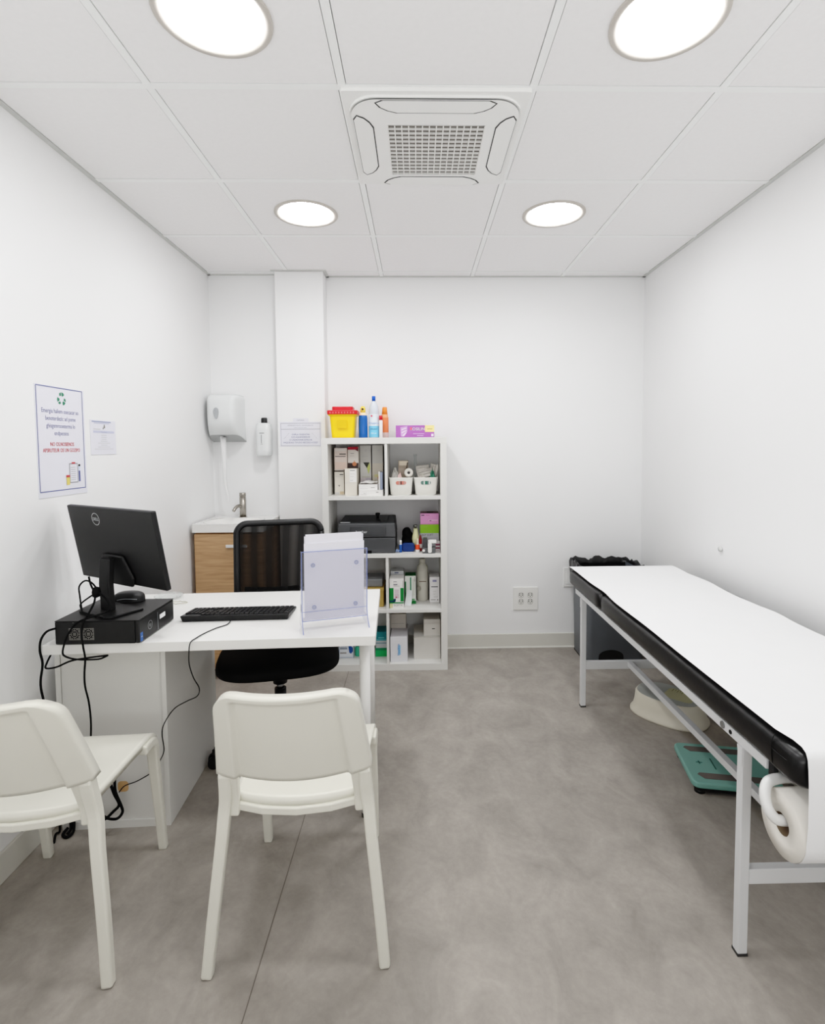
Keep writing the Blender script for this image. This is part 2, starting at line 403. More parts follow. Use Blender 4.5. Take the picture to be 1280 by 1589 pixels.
l = MB(); l.rect((.222, .03, -.0246), (.012, 0, 0), (0, -.003, 0)); l.rect((.222, .02, -.0246), (.012, 0, 0), (0, -.003, 0)); l.rect((.222, .01, -.0246), (.012, 0, 0), (0, -.003, 0)); l.build('logo', M((130, 130, 130), name='ac_logo'), ac)
# ------------------------------------------------------------------ wall papers
def BLUE(): return M((92, 98, 150), .8, name='ink_blue')
INK = M((104, 106, 156), .8, name='ink_soft'); RED = M((196, 70, 76), .8, name='ink_red'); GRN = M((60, 130, 100), .8, name='ink_green')
GREY = M((150, 150, 155), .8, name='ink_grey')
SHEET = M((229, 229, 238), .35, name='laminated_sheet', var=.004)
# left wall sheet: local x = along +Y, built in world
p = MB()
xw = XL + .002
Y0, Y1, Z0, Z1 = 1.955, 2.238, 1.213, 1.624
def PW(y, z, e=0): return (xw + e, y, z)
p.box(XL + .0004, xw, Y0, Y1, Z0, Z1, 0)
def line(mb, y0, z0, y1, z1, w, m, e=.0006):
    d = Vector((0, y1 - y0, z1 - z0)).normalized(); n = Vector((0, -d.z, d.y)) * w / 2
    a = Vector(PW(y0, z0, e)); b = Vector(PW(y1, z1, e)); mb.add([a - n, b - n, b + n, a + n], [(0, 1, 2, 3)], m)
bw = .0035
ya, yb_, za, zb = Y0 + .006, Y1 - .012, Z0 + .022, Z1 - .004
for q in ((ya, za, yb_, za), (ya, zb, yb_, zb), (ya, za, ya, zb), (yb_, za, yb_, zb)): line(p, *q, bw, 1)
yc = (ya + yb_) / 2
for i, (s_, sz) in enumerate((('Emergia haliem osecacar so', .0245), ('benoterdezic ad pome', .0245), ('ghisgemrooeterma lo', .0245), ('endpeosos', .0245))):
    p.text(s_, PW(yc - .002, 1.525 - i * .0275, .0006), (0, 1, 0), (0, 0, 1), .0235, 2, sx=.82)
p.text('NO OS.NOSIENOS', PW(yc, 1.402, .0006), (0, 1, 0), (0, 0, 1), .0205, 3, sx=.82)
p.text('APSRUTEUR OS UN GOZIPO', PW(yc - .002, 1.379, .0006), (0, 1, 0), (0, 0, 1), .0205, 3, sx=.82)
p.text('NO OS.NOSIENOS', PW(yc + .0006, 1.402, .0007), (0, 1, 0), (0, 0, 1), .0205, 3, sx=.82)
p.text('APSRUTEUR OS UN GOZIPO', PW(yc - .0014, 1.379, .0007), (0, 1, 0), (0, 0, 1), .0205, 3, sx=.82)
# recycling symbol: three bent arrows
cyy, czz = yc + .006, 1.580
for k in range(3):
    th = k * 2 * PI / 3 + PI / 2
    def R(a, r): return PW(cyy + r * math.cos(a), czz + r * math.sin(a), .0006)
    p.add([R(th + .55, .024), R(th + .10, .026), R(th + .18, .0125), R(th + .80, .0155)], [(0, 3, 2, 1)], 4)
    p.add([R(th - .02, .026), R(th - .42, .026), R(th - .78, .0235), R(th - .62, .012), R(th - .10, .0125)], [(0, 1, 2, 3, 4)], 4)
# clipboard, jar and test tube drawing
p.rect(PW(2.128, 1.258, .0006), (0, .052, 0), (0, 0, .077), 5); p.rect(PW(2.132, 1.262, .0008), (0, .044, 0), (0, 0, .069), 0)
for i in range(7): p.rect(PW(2.136, 1.270 + i * .008, .001), (0, .030, 0), (0, 0, .0015), 5)
p.rect(PW(2.143, 1.333, .001), (0, .022, 0), (0, 0, .006), 3)
p.rect(PW(2.108, 1.252, .0012), (0, .020, 0), (0, 0, .030), 6); p.rect(PW(2.107, 1.281, .0012), (0, .022, 0), (0, 0, .009), 3)
p.rect(PW(2.184, 1.262, .0012), (0, .010, 0), (0, 0, .042), 1); p.rect(PW(2.184, 1.304, .0012), (0, .010, 0), (0, 0, .02), 7); p.rect(PW(2.184, 1.322, .0014), (0, .011, 0), (0, 0, .008), 8)
tag(p.build('recycling_sign', [SHEET, BLUE(), INK, RED, GRN, GREY, M((224, 205, 110), .7, name='ink_yellow'), M((205, 214, 235), .7, name='ink_pale'), BLACK], weld=False),
    'tall laminated poster with green recycling symbol and red lettering on wall above monitor', 'poster')
p = MB(); p.box(XL + .0004, xw, 2.275, 2.462, 1.366, 1.512, 0)
p.rect(PW(2.285, 1.503, .0006), (0, .14, 0), (0, 0, .005), 1); p.rect(PW(2.300, 1.497, .0006), (0, .11, 0), (0, 0, .004), 2)
p.rect(PW(2.293, 1.458, .0006), (0, .155, 0), (0, 0, .009), 2)
p.text('Cita y horario', PW(2.37, 1.4595, .0008), (0, 1, 0), (0, 0, 1), .008, 1)
p.disc(PW(2.375, 1.484, .0006), (0, 1, 0), (0, 0, 1), .006, 3); p.rect(PW(2.371, 1.490, .0006), (0, .008, 0), (0, 0, .004), 3); p.disc(PW(2.366, 1.478, .0006), (0, 1, 0), (0, 0, 1), .004, 3)
p.rect(PW(2.295, 1.472, .0006), (0, .05, 0), (0, 0, .003), 4)
for i, w_ in enumerate((.04, .04, .036, .05, .09, .045, .09, .14)): p.rect(PW(2.37 - w_ / 2, 1.448 - i * .0085, .0006), (0, w_, 0), (0, 0, .0018), 4)
tag(p.build('notice_sign', [SHEET, M((150, 158, 190), .8, name='ink_mid'), M((196, 198, 222), .8, name='ink_lilac'), M((140, 138, 135), .8, name='ink_sym'), M((200, 200, 203), .8, name='ink_lightgrey')], weld=False),
    'small pale notice with faint blue bands on wall beside the tall poster', 'notice')
# pillar notice (faces -Y)
p = MB(); yw = YP - .002
def QX(x, z, e=0): return (x, yw - e, z)
p.box(-.886, -.62, yw, YP - .0004, 1.398, 1.556, 0); p.box(-.800, -.70, yw, YP - .0004, 1.556, 1.580, 0)
def pr(x, z, w_, h_, m, e=.0006): p.rect(QX(x, z, e), (w_, 0, 0), (0, 0, h_), m)
pr(-.880, 1.545, .255, .003, 2); pr(-.880, 1.507, .255, .003, 2); pr(-.880, 1.402, .255, .002, 2); pr(-.880, 1.402, .002, .146, 2); pr(-.627, 1.402, .002, .146, 2)
ex = (1, 0, 0); ez = (0, 0, 1)
p.text('CAMARA', QX(-.752, 1.562, .0006), ex, ez, .012, 2)
p.text('SEPARADO EN EL CONTENEDOR', QX(-.753, 1.529, .0006), ex, ez, .011, 2)
p.text('cerrar antes de retirar', QX(-.753, 1.516, .0006), ex, ez, .009, 2)
for i, (s_, z_) in enumerate((('CHIRLA TELEDOTAS', .014), ('SUS AGUAVIZEDOR', .015), ('O CAZADAMAR EXFECHS', .014), ('PAQUIDAO TIVUOO RECOSO A DEJO', .0145))):
    p.text(s_, QX(-.753, 1.470 - i * .0175, .0006), ex, ez, z_, 1, sx=.9)
for sx_ in (-1, 1):
    a0 = Vector(QX(-.753 + sx_ * .108, 1.446, .0008)); b0 = Vector(QX(-.753 + sx_ * .073, 1.484, .0008)); n_ = Vector((.0016, 0, .0014 * -sx_))
    if sx_ > 0: a0, b0 = b0, a0; 
    p.add([a0 - n_, b0 - n_, b0 + n_, a0 + n_], [(0, 1, 2, 3), (3, 2, 1, 0)], 3)
tag(p.build('notice_sign', [SHEET, INK, M((165, 165, 178), .8, name='ink_lg'), M((84, 82, 82), .8, name='ink_needle')], weld=False),
    'laminated notice with two drawn needles taped to the pillar', 'notice')

# ------------------------------------------------------------------ towel and soap dispensers
t = thing('paper_towel_dispenser', 'glossy white paper towel dispenser with teardrop window on the alcove wall', 'dispenser', (-1.236, YREC, 1.43))
DW = M((226, 228, 228), .18, name='dispenser_plastic', var=.004, coat=.3)
prof = []
def dsp(u, v):                       # u around half section, v height
    a = -1 + 2 * u; w = .108 - .004 * v
    z = v * .30
    d = .172 * (1 - abs(a) ** 9) ** .5 if abs(a) < 1 else 0
    tap = 1 - .30 * (1 - v) ** 5
    top = 1 - .16 * max(0, (v - .86) / .14) ** 2
    bulge = .012 * math.sin(PI * v) * (1 - a * a)
    wz = w * (1 - .10 * max(0, (v - .9) / .1) ** 2) * (1 - .05 * abs(a) ** 8 * math.sin(PI * v))
    return (a * wz, -(d * top * tap + bulge), z + (.045 * (1 - v) ** 2) * (d / .172))
b = MB(); b.grid(dsp, 40, 24, 0)
top = [dsp(i / 40, 1) for i in range(41)]; b.add(top, [tuple(range(41))], 0)
bot = [dsp(i / 40, 0) for i in range(41)]
b.add(bot, [tuple(reversed(range(41)))], 1)
b.build('cover', [DW, M((176, 178, 178), .5, name='dispenser_under')], t)
b = MB(); drop = []
for i in range(24):
    a_ = 2 * PI * i / 24; drop.append((.0155 * math.sin(a_) * (1 + .28 * math.cos(a_)), .036 * math.cos(a_)))
b.prism([(u - .022, v + .178) for u, v in drop], XZ, -.187, -.172, 0)
b.build('window', M((172, 175, 178), .25, name='window_grey'), t)
b = MB(); b.disc((-.012, -.09, .028), (1, 0, 0), (0, 1, 0), .02, 0); b.build('outlet_ring', M((90, 90, 92), .5, name='outlet_dark'), t)
b = MB()
def tail(u, v):
    z = .045 - v * .42; x = -.030 + .028 * u * (1 - .35 * v) + .014 * v + .014 * max(0, v - .45) * math.sin(8 * v) + (.012 * max(0, v - .8) * 3 if v > .8 else 0)
    return (x + .01 * (u - .5) * (1 - v), -.09 - .006 * math.sin(u * PI * 2) + .01 * v, z - .02 * (u if v > .95 else 0))
b.grid(tail, 6, 24, 0); b.build('paper_towel', PAPER, t)
t = thing('soap_dispenser', 'slim white wall soap dispenser with black cap beside the towel dispenser', 'dispenser', (-1.0, YREC, 1.335))
b = MB(); b.lathe([(.0, 0), (.042, .001), (.047, .008), (.049, .04), (.0505, .17), (.046, .205), (.034, .216), (0, .218)], c=(0, -.045, 0), n=40, sx=1, sy=.86, p=3.4, caps=False)
b.build('body', DW, t)
b = MB(); b.lathe([(.0185, .0), (.0185, .030), (.015, .036), (0, .037)], c=(.003, -.045, .214), n=24, p=3, caps=False); b.build('cap', BLACK, t)
b = MB(); b.box(-.0075, -.0045, -.0895, -.085, .085, .14); b.rect((-.018, -.0893, .148), (.03, 0, 0), (0, 0, .004)); b.rect((-.012, -.0893, .078), (.015, 0, 0), (0, 0, .002)); b.build('level_window', M((120, 122, 124), .4, name='slot_grey'), t)

# ------------------------------------------------------------------ sink
bx0, bx1, by0, by1 = -1.335, -.912, 3.195, YREC - .001
v = thing('vanity_cabinet', 'light oak wall hung vanity cabinet under the washbasin', 'cabinet', (0, 0, 0))
v.location = (-1.12, 3.40, .06)
b = MB(); b.box(bx0 + 1.12 + .012, bx1 + 1.12 - .01, by0 - 3.40 + .032, .219, 0, .828); b.build('carcass', OAK, v, bevel=.001)
d = MB().box(bx0 + 1.12 + .012, bx1 + 1.12 - .01, by0 - 3.40 + .012, by0 - 3.40 + .030, .002, .822).build('door', OAK, v, bevel=.0015)
MB().box(-.012, .11, by0 - 3.40 - .006, by0 - 3.40 + .012, .742, .752).box(-.012, .11, by0 - 3.40 - .008, by0 - 3.40 - .004, .742, .760).build('handle', M((225, 225, 224), .3, name='handle_white'), d, bevel=.001)
wb = thing('washbasin', 'white ceramic washbasin fitted in the alcove behind the office chair', 'sink', (-1.12, 3.40, .893))
xa, xb, yc0, yc1 = bx0 + 1.12, bx1 + 1.12, by0 - 3.40, by1 - 3.40
b = MB()
outer = rrect(xa, xb, yc0, yc1, .012, 6)
inn = rrect(xa + .03, xb - .05, yc0 + .03, yc1 - .12, .09, 6)
wall_of(b, outer, 0, .047); b.add([(x, y, 0) for x, y in outer], [tuple(range(len(outer)))])
ring(b, inn, outer, .047)
prev = inn; pz = .047
for k, (s_, z_) in enumerate(((.95, .042), (.82, .024), (.6, .010), (.3, .004), (.06, .003))):
    mx_, my_ = (xa + xb - .02) / 2, (yc0 + yc1 - .09) / 2
    cur = [(mx_ + (x - mx_) * s_, my_ + (y - my_) * s_) for x, y in inn]
    n = len(cur); b.add([(x, y, pz) for x, y in prev] + [(x, y, z_) for x, y in cur], [(i, (i + 1) % n, n + (i + 1) % n, n + i) for i in range(n)], 0, True)
    prev, pz = cur, z_
b.add([(x, y, pz) for x, y in prev], [tuple(range(len(prev)))])
b.build('basin', CERAMIC, wb, bevel=.004)
tp = MB(); tx, ty = -.017, .135
tp.cyl((tx, ty, .046), (tx, ty, .050), .025).cyl((tx, ty, .05), (tx, ty, .178), .0205).cyl((tx, ty, .182), (tx, ty, .206), .0205)
tp = tp.build('tap', STEEL, wb)
MB().tube([(tx - .004, ty - .006, .112), (tx - .016, ty - .032, .124), (tx - .026, ty - .058, .116), (tx - .034, ty - .080, .096)], .0105).build('spout', STEEL, tp)
MB().cyl((tx, ty, .176), (tx, ty, .184), .0175).box(tx - .004, tx + .004, ty - .03, ty - .015, .19, .196).build('lever', STEEL, tp)
MB().cyl((-.02, -.045, .003), (-.02, -.045, .006), .02).build('drain', STEEL, wb)

# ------------------------------------------------------------------ desk
DR = math.radians(2.4)
def L2W(x, y, z=0, o=(-1.268, 1.816), r=DR):
    return (o[0] + x * math.cos(r) - y * math.sin(r), o[1] + x * math.sin(r) + y * math.cos(r), z)
dk = thing('desk', 'white rectangular desk with round posts holding the computer and keyboard', 'desk', L2W(0, 0), DR)
MB().box(0, 1.118, 0, .63, .696, .73).build('tabletop', WHITE, dk, bevel=.0015)
for (lx, ly) in ((1.073, .115), (1.073, .535)):
    lg = MB().cyl((lx, ly, .018), (lx, ly, .690), .0195, n=28).cyl((lx, ly, .690), (lx, ly, .696), .035, n=24).build('leg', WHITE, dk)
    MB().cyl((lx, ly, 0), (lx, ly, .02), .018, .0195, n=24).build('foot', BLACK, lg)
DU = math.radians(2.4)
ca = thing('storage_cabinet', 'white storage cabinet carrying the wall end of the desk, its plain back facing the chairs', 'cabinet', (-1.305, 1.927, 0), DU)
CW, CD, CH = .386, .52, .692
MB().box(0, .018, 0, CD, 0, CH).box(CW - .018, CW, 0, CD, 0, CH).box(.018, CW - .018, .0, CD, 0, .03).box(.018, CW - .018, 0, CD, CH - .018, CH).box(.018, CW - .018, .01, CD, .35, .366).build('carcass', WHITE2, ca, bevel=.001)
MB().box(.0185, CW - .0185, .004, .010, .0305, CH - .0185).build('back_panel', WHITE2, ca)
MB().box(.003, CW - .003, CD + .001, CD + .017, .033, .36).build('drawer', WHITE2, ca, bevel=.001); MB().box(.003, CW - .003, CD + .001, CD + .017, .365, .69).build('drawer', WHITE2, ca, bevel=.001)
MB().prism(rrect(.2, .238, .135, .175, .012, 4), XZ, .0034, .0039, 0).build('orange_sticker', M((216, 176, 130), .6, name='sticker_orange'), ca)

# ------------------------------------------------------------------ computer
pc = thing('desktop_computer', 'black slim desktop computer lying flat on the desk corner under the monitor', 'computer', (-1.082, 1.944, .7302))
hx, hy, hz = .140, .131, .083
MB().box(-hx, hx - .014, -hy, hy, .003, hz - .0035).build('case', CASE, pc, bevel=.003)
MB().box(-hx, hx, -hy, hy, hz - .003, hz).build('lid', M((26, 25, 25), .45, name='case_lid', var=.06), pc, bevel=.001)
b = MB(); b.box(hx - .014, hx, -hy + .001, hy - .001, .003, hz - .003); fpn = b.build('front_panel', BLACK, pc, bevel=.004)
b = MB()
e = hx + .0005
b.disc((e, -.055, .043), (0, 1, 0), (0, 0, 1), .016, 0, n=28, inner=.0135); b.text('hp', (e, -.055, .038), (0, 1, 0), (0, 0, 1), .018, 0)
b.build('logo', M((150, 152, 155), .3, metal=.8, name='logo_silver'), fpn)
MB().box(e - .0003, e + .001, -.002, .001, .008, .07).build('power_strip', M((140, 142, 145), .3, metal=.6, name='strip_silver'), fpn)
MB().box(e - .0003, e + .0003, .016, .058, .040, .056).build('white_label', PAPER, fpn)
b = MB(); b.rect((e, -hy + .008, .006), (0, .016, 0), (0, 0, .03)); st = b.build('blue_sticker', M((30, 90, 170), .4, name='sticker_blue'), fpn)
MB().text('intel', (e + .0003, -hy + .016, .02), (0, 1, 0), (0, 0, 1), .006).build('lettering', M((210, 225, 240), .5, name='sticker_text'), st)
b = MB()                                            # two square vent fields of small punched holes
for k in range(2):
    for i in range(11):
        for j in range(11):
            if (i - 5) ** 2 + (j - 5) ** 2 in (4, 5, 13, 17, 18): continue
            b.box(-.093 + k * .046 + i * .0035, -.0912 + k * .046 + i * .0035, -hy - .0003, -hy + .001, .018 + j * .0038, .0199 + j * .0038)
b.build('vent', M((165, 163, 158), .6, name='vent_grey'), pc, weld=False)
for sx_ in (-1, 1):
    for sy_ in (-1, 1): MB().cyl((sx_ * .11, sy_ * .1, 0), (sx_ * .11, sy_ * .1, .003), .01).build('foot', BLACKM, pc)
# monitor
MR = math.radians(-30)
mo = thing('monitor', 'black flat screen monitor seen from behind, standing on the desktop computer', 'monitor', (-1.085, 1.942, .8136), MR)
MB().prism([(-.095, -.075), (-.075, -.088), (.075, -.088), (.095, -.075), (.095, .040), (-.095, .040)], XY, 0, .007).build('base', CASE, mo, bevel=.002)
# local -Y = back of monitor (towards camera)
b = MB(); b.bar([(0, -.030, .006), (0, -.034, .10), (0, -.028, .19)], .058, .022); b.build('stand', CASE, mo, bevel=.004)
tilt = Matrix.Translation((0, .026, .094)) @ Matrix.Rotation(math.radians(10), 4, 'X')
b = MB(); b.box(-.240, .262, -.008, .010, 0, .280); b.xf(tilt); scn = b.build('screen_housing', M((24, 24, 25), .42, name='monitor_back', var=.05), mo, bevel=.004)
b = MB(); b.prism([(-.085, -.004), (.085, -.004), (.10, .03), (.06, .11), (-.06, .11), (-.10, .03)], XZ, -.020, -.0085); b.xf(tilt); b.build('rear_cover', M((17, 17, 18), .45, name='rear_cover_black'), scn, bevel=.008)
b = MB(); b.box(-.236, .258, .0102, .011, .008, .276); b.xf(tilt); b.build('display', M((8, 8, 9), .15, name='display_glass'), scn)
b = MB(); LX, LZ = -.068, .236
b.disc((LX, -.0086, LZ), (1, 0, 0), (0, 0, 1), .023, 0, n=36, inner=.0208); b.text('DELL', (LX, -.0086, LZ - .0052), (1, 0, 0), (0, 0, 1), .0158, 0, sx=1.0)
b.text('DELL', (LX + .0005, -.0087, LZ - .0052), (1, 0, 0), (0, 0, 1), .0158, 0, sx=1.0)
b.xf(tilt); b.build('logo', M((205, 207, 208), .35, name='logo_light'), scn)
# mouse
b = MB()
def mouse(u, v):
    a = 2 * PI * u; r = math.sin(PI * min(v, .999) * .5 + 0) if True else 0
    ex_ = 2 / 2.8
    c_, s_ = math.cos(a), math.sin(a)
    return (.055 * (1 - v ** 3) * math.copysign(abs(c_) ** ex_, c_), .031 * (1 - v ** 3) * math.copysign(abs(s_) ** ex_, s_), .004 + .034 * math.sin(v * PI / 2))
b.grid(mouse, 32, 10); b.lathe([(1, 0), (1, .004)], sx=.055, sy=.031, p=2.8, n=32); 
t = thing('computer_mouse', 'black computer mouse with silver trim resting on the computer behind the monitor stand', 'mouse', (-1.095, 2.046, .8137), math.radians(4))
b.build('body', BLACK, t); MB().tube([(-.03, -.0315, .012), (0, -.0335, .016), (.04, -.028, .012)], .0016).build('trim_line', M((140, 142, 145), .3, metal=.7, name='mouse_trim'), t)
# keyboard, seen from its rear edge
KR = math.radians(2.2)
kb = thing('keyboard', 'long black keyboard lying on the desk, number pad towards the monitor', 'keyboard', (-.703, 2.123, .7302), KR)
b = MB(); b.hexa([(-.198, -.072, 0), (.198, -.072, 0), (.205, .075, 0), (-.205, .075, 0)], [(-.205, -.077, .024), (.205, -.077, .024), (.205, .075, .009), (-.205, .075, .009)]); b.build('body', BLACK, kb, bevel=.003)
b = MB(); KY = M((30, 30, 31), .5, name='key_plastic', var=.08)
def keyz(y): return .024 - (y + .077) / .152 * .015
def key(x0, x1, y0, y1):
    h = .005; b.hexa([(x0, y0, keyz(y0)), (x1, y0, keyz(y0)), (x1, y1, keyz(y1)), (x0, y1, keyz(y1))], [(x0 + .0015, y0 + .0015, keyz(y0) + h), (x1 - .0015, y0 + .0015, keyz(y0) + h), (x1 - .0015, y1 - .0015, keyz(y1) + h), (x0 + .0015, y1 - .0015, keyz(y1) + h)])
for row in range(6):
    y0 = -.066 + row * .0215 + (.004 if row else 0)
    n = 15
    for k in range(n):
        x0 = -.078 + k * .0185
        if row == 5 and 4 < k < 10:
            if k == 5: key(x0, x0 + 5 * .0185 - .002, y0, y0 + .0185)
            continue
        key(x0, x0 + .0165, y0, y0 + .0185)
    for k in range(3):
        if row in (3,) or (row == 4 and k != 1): continue
        x0 = -.132 + k * .0175; key(x0, x0 + .0155, y0, y0 + .0185)
    for k in range(4):
        if row == 0: continue
        x0 = -.198 + k * .0158; key(x0, x0 + .0142, y0, y0 + .0185)
b.build('keys', KY, kb, weld=False)
cb = [(-.712, 2.035, .736), (-.714, 2.0, .733), (-.740, 1.960, .733), (-.760, 1.910, .733), (-.770, 1.860, .7335), (-.776, 1.822, .729), (-.780, 1.817, .687), (-.784, 1.83, .646), (-.776, 1.84, .600), (-.762, 1.85, .559), (-.770, 1.85, .531), (-.810, 1.86, .509), (-.860, 1.87, .477), (-.900, 1.88, .421), (-.912, 1.885, .380), (-.912, 1.895, .315), (-.930, 1.903, .274), (-.955, 1.910, .232), (-1.019, 1.915, .191), (-1.066, 1.915, .173), (-1.088, 1.915, .149)]
MB().tube([(x, y, z - .7302) for x, y, z in [Vector(p_) for p_ in cb]] and [(( (p_[0] + .703) * math.cos(KR) + (p_[1] - 2.123) * math.sin(KR)), (-(p_[0] + .703) * math.sin(KR) + (p_[1] - 2.123) * math.cos(KR)), p_[2] - .7302) for p_ in cb], .0019, n=8).build('cable', BLACK, kb)
# glass dish
t = thing('glass_dish', 'small clear glass dish standing on the desk behind the computer', 'dish', L2W(.19, .56, .7302))
GL = clear_mat('clear_glass', (225, 228, 226), .15)
MB().lathe([(.03, 0), (.052, .004), (.060, .012), (.058, .012), (.05, .006), (.0, .004)], n=36, caps=False).build('bowl', GL, t)
t = tag(MB().tube([(.03 * math.cos(a_) + .01 * math.cos(3 * a_), .022 * math.sin(a_), .002 + .001 * math.sin(5 * a_)) for a_ in [k * .45 for k in range(15)]], .0016, n=8).build('coiled_cord', clear_mat('cord_clear', (225, 222, 205), .5), loc=L2W(.262, .475, .7302)), 'thin clear plastic cord coiled on the desk beside the glass dish', 'cord')

# brochure holder
HR = math.radians(17)
hl = thing('brochure_holder', 'clear acrylic brochure holder standing on the free corner of the desk', 'brochure holder', (-.314, 1.987, .7302), HR)
AC = clear_mat('acrylic', (236, 236, 244), .03)
EDGE = clear_mat('acrylic_edge', (140, 155, 215), .5)
STUD = clear_mat('acrylic_stud', (190, 194, 214), .25)
hw = .118
# back sheet nearest the camera leans slightly, bottom trough, front sheet, two side plates with flared feet
def SL(z): return -.03 - .02 * (z / .28)       # y of back sheet at height z
b = MB(); b.slab(lambda u, v_: (-hw + 2 * hw * u, SL(.035 + .255 * v_), .035 + .255 * v_), lambda u, v_: (-hw + 2 * hw * u, SL(.035 + .255 * v_) + .002, .035 + .255 * v_), 1, 1, smooth=False); bk = b.build('back_sheet', AC, hl)
b = MB()
for x_, z_ in ((-.078, .240), (.078, .240), (-.075, .085), (.075, .085)):
    b = MB(); b.cyl((x_, SL(z_) - .003, z_), (x_, SL(z_), z_), .0075, n=20, m=0); b.disc((x_, SL(z_) - .0032, z_), (1, 0, 0), (0, 0, 1), .0075, 1, n=20, inner=.0062); b.build('stud', [STUD, EDGE], bk)
b = MB(); b.box(-hw, hw, -.033, .012, .033, .035); b.box(-hw, hw, .010, .012, .035, .15); b.build('pocket', AC, hl)
for sx_ in (-1, 1):
    x_ = sx_ * hw
    MB().prism([(-.075, 0), (.06, 0), (.035, .05), (.012, .15), (SL(.29) + .02, .29), (SL(.29), .29), (SL(.05) , .05)], YZ, x_ - .001, x_ + .001).build('side_plate', AC, hl)
    b = MB(); b.bar([(x_, SL(.29) - .0002, .29), (x_, SL(.06), .06), (x_, -.045, .03), (x_, -.075, 0)], .0026, .0026, side=(1, 0, 0)); b.build('edge_line', EDGE, hl)
MB().box(-hw, hw, SL(.288) - .001, SL(.288) + .002, .2885, .2905).build('edge_line', EDGE, hl); MB().box(-hw, hw, -.0345, -.032, .0335, .0350).build('edge_line', EDGE, hl); MB().box(-hw, hw, -.0365, -.034, .0685, .0695).build('edge_line', EDGE, hl)
b = MB()
for (x0_, x1_, hh, yo) in ((-.108, .108, .282, 0), (-.102, .100, .314, .004), (-.106, .106, .307, .008)):
    b.hexa([(x0_, SL(0) + .005 + yo, 0), (x1_, SL(0) + .005 + yo, 0), (x1_, SL(0) + .008 + yo, 0), (x0_, SL(0) + .008 + yo, 0)],
           [(x0_, SL(hh) + .003 + yo, hh), (x1_, SL(hh) + .003 + yo, hh), (x1_, SL(hh) + .0065 + yo, hh), (x0_, SL(hh) + .0065 + yo, hh)], 0)
tag(b.build('paper_stack', M((228, 227, 234), .8, name='brochure_paper', var=.006), loc=(-.314, 1.987, .7302 + .0365), rotz=HR, weld=False), 'stack of blank pale sheets standing in the clear holder', 'paper')

# ------------------------------------------------------------------ cables
def cable(name, label, strands, r=.0032):
    b = MB()
    for s_ in strands: b.tube(s_, r, n=8)
    return tag(b.build(name, BLACKM), label, 'cable')
cable('power_cable', 'thick black power cable looping off the computer down beside the wall', [[(-1.219, 1.812, .789), (-1.233, 1.79, .786), (-1.246, 1.78, .762), (-1.251, 1.78, .725), (-1.248, 1.785, .680), (-1.260, 1.79, .623), (-1.260, 1.79, .590), (-1.253, 1.79, .546), (-1.248, 1.79, .479), (-1.271, 1.84, .316), (-1.288, 1.88, .128), (-1.298, 1.905, .02), (-1.310, 1.90, .008), (-1.29, 1.86, .006)]], .0038)
knot = [(-1.111, 1.875, .905), (-1.105, 1.870, .898), (-1.116, 1.872, .888), (-1.109, 1.878, .882)]
mc = thing('monitor_cable', 'black monitor cable tied in loops at the stand and hanging over the desk edge', 'cable', (-1.11, 1.88, .7))
def part_tube(nm, pts, r):
    return MB().tube([(x + 1.11, y - 1.88, z - .7) for x, y, z in pts], r, n=8).build(nm, BLACKM, mc)
part_tube('hanging_lead', [(-1.150, 1.893, .945), (-1.140, 1.885, .920), (-1.122, 1.875, .890), (-1.106, 1.845, .868), (-1.111, 1.815, .833), (-1.118, 1.800, .812), (-1.123, 1.797, .772), (-1.119, 1.795, .733), (-1.117, 1.800, .689), (-1.134, 1.820, .630), (-1.146, 1.840, .576), (-1.148, 1.860, .510), (-1.150, 1.870, .436), (-1.160, 1.880, .349), (-1.169, 1.880, .172), (-1.18, 1.895, .012)], .0032)
part_tube('loop', [(-1.111, 1.880, .895), (-1.125, 1.870, .927), (-1.149, 1.870, .936), (-1.170, 1.870, .916), (-1.163, 1.860, .885), (-1.150, 1.845, .852), (-1.125, 1.815, .835), (-1.08, 1.808, .828)], .0028)
part_tube('loop', [(-1.108, 1.868, .898), (-1.071, 1.850, .880), (-1.048, 1.835, .858), (-1.050, 1.815, .842), (-1.090, 1.806, .830), (-1.138, 1.803, .812), (-1.162, 1.797, .783), (-1.177, 1.795, .751), (-1.187, 1.795, .714), (-1.178, 1.795, .699), (-1.147, 1.800, .687), (-1.106, 1.806, .683), (-1.079, 1.820, .680), (-1.064, 1.840, .684)], .003)
part_tube('loop', [(-1.064, 1.840, .684), (-1.106, 1.806, .690), (-1.164, 1.800, .682), (-1.215, 1.805, .660), (-1.258, 1.815, .652), (-1.264, 1.83, .666), (-1.268, 1.86, .686)], .003)
part_tube('loop', [(-1.111, 1.880, .895), (-1.157, 1.900, .869), (-1.215, 1.945, .832), (-1.240, 1.985, .80), (-1.26, 1.99, .75)], .0028)
MB().lathe([(0, -.02), (.012, -.015), (.014, 0), (.011, .015), (0, .02)], c=(-.002, -.011, .196), n=12, caps=False).build('cable_tie', BLACKM, mc)
cable('cable_bundle', 'black cable bundle tied in a loop low against the cabinet back', [[(-1.10, 1.912, .20), (-1.092, 1.90, .16), (-1.074, 1.898, .114), (-1.070, 1.9, .085), (-1.084, 1.89, .068), (-1.116, 1.89, .069), (-1.15, 1.90, .080)], [(-1.116, 1.91, .19), (-1.10, 1.905, .15), (-1.084, 1.905, .11), (-1.104, 1.9, .086), (-1.13, 1.89, .065), (-1.165, 1.90, .058)]], .0048)
cable('plug_lead', 'dark plug and lead lying on the floor between cabinet and wall', [[(-1.275, 1.915, .02), (-1.285, 1.90, .006), (-1.262, 1.885, .006), (-1.248, 1.90, .015), (-1.255, 1.918, .045)], [(-1.268, 1.918, .06), (-1.262, 1.91, .02), (-1.27, 1.90, .006)]], .005)

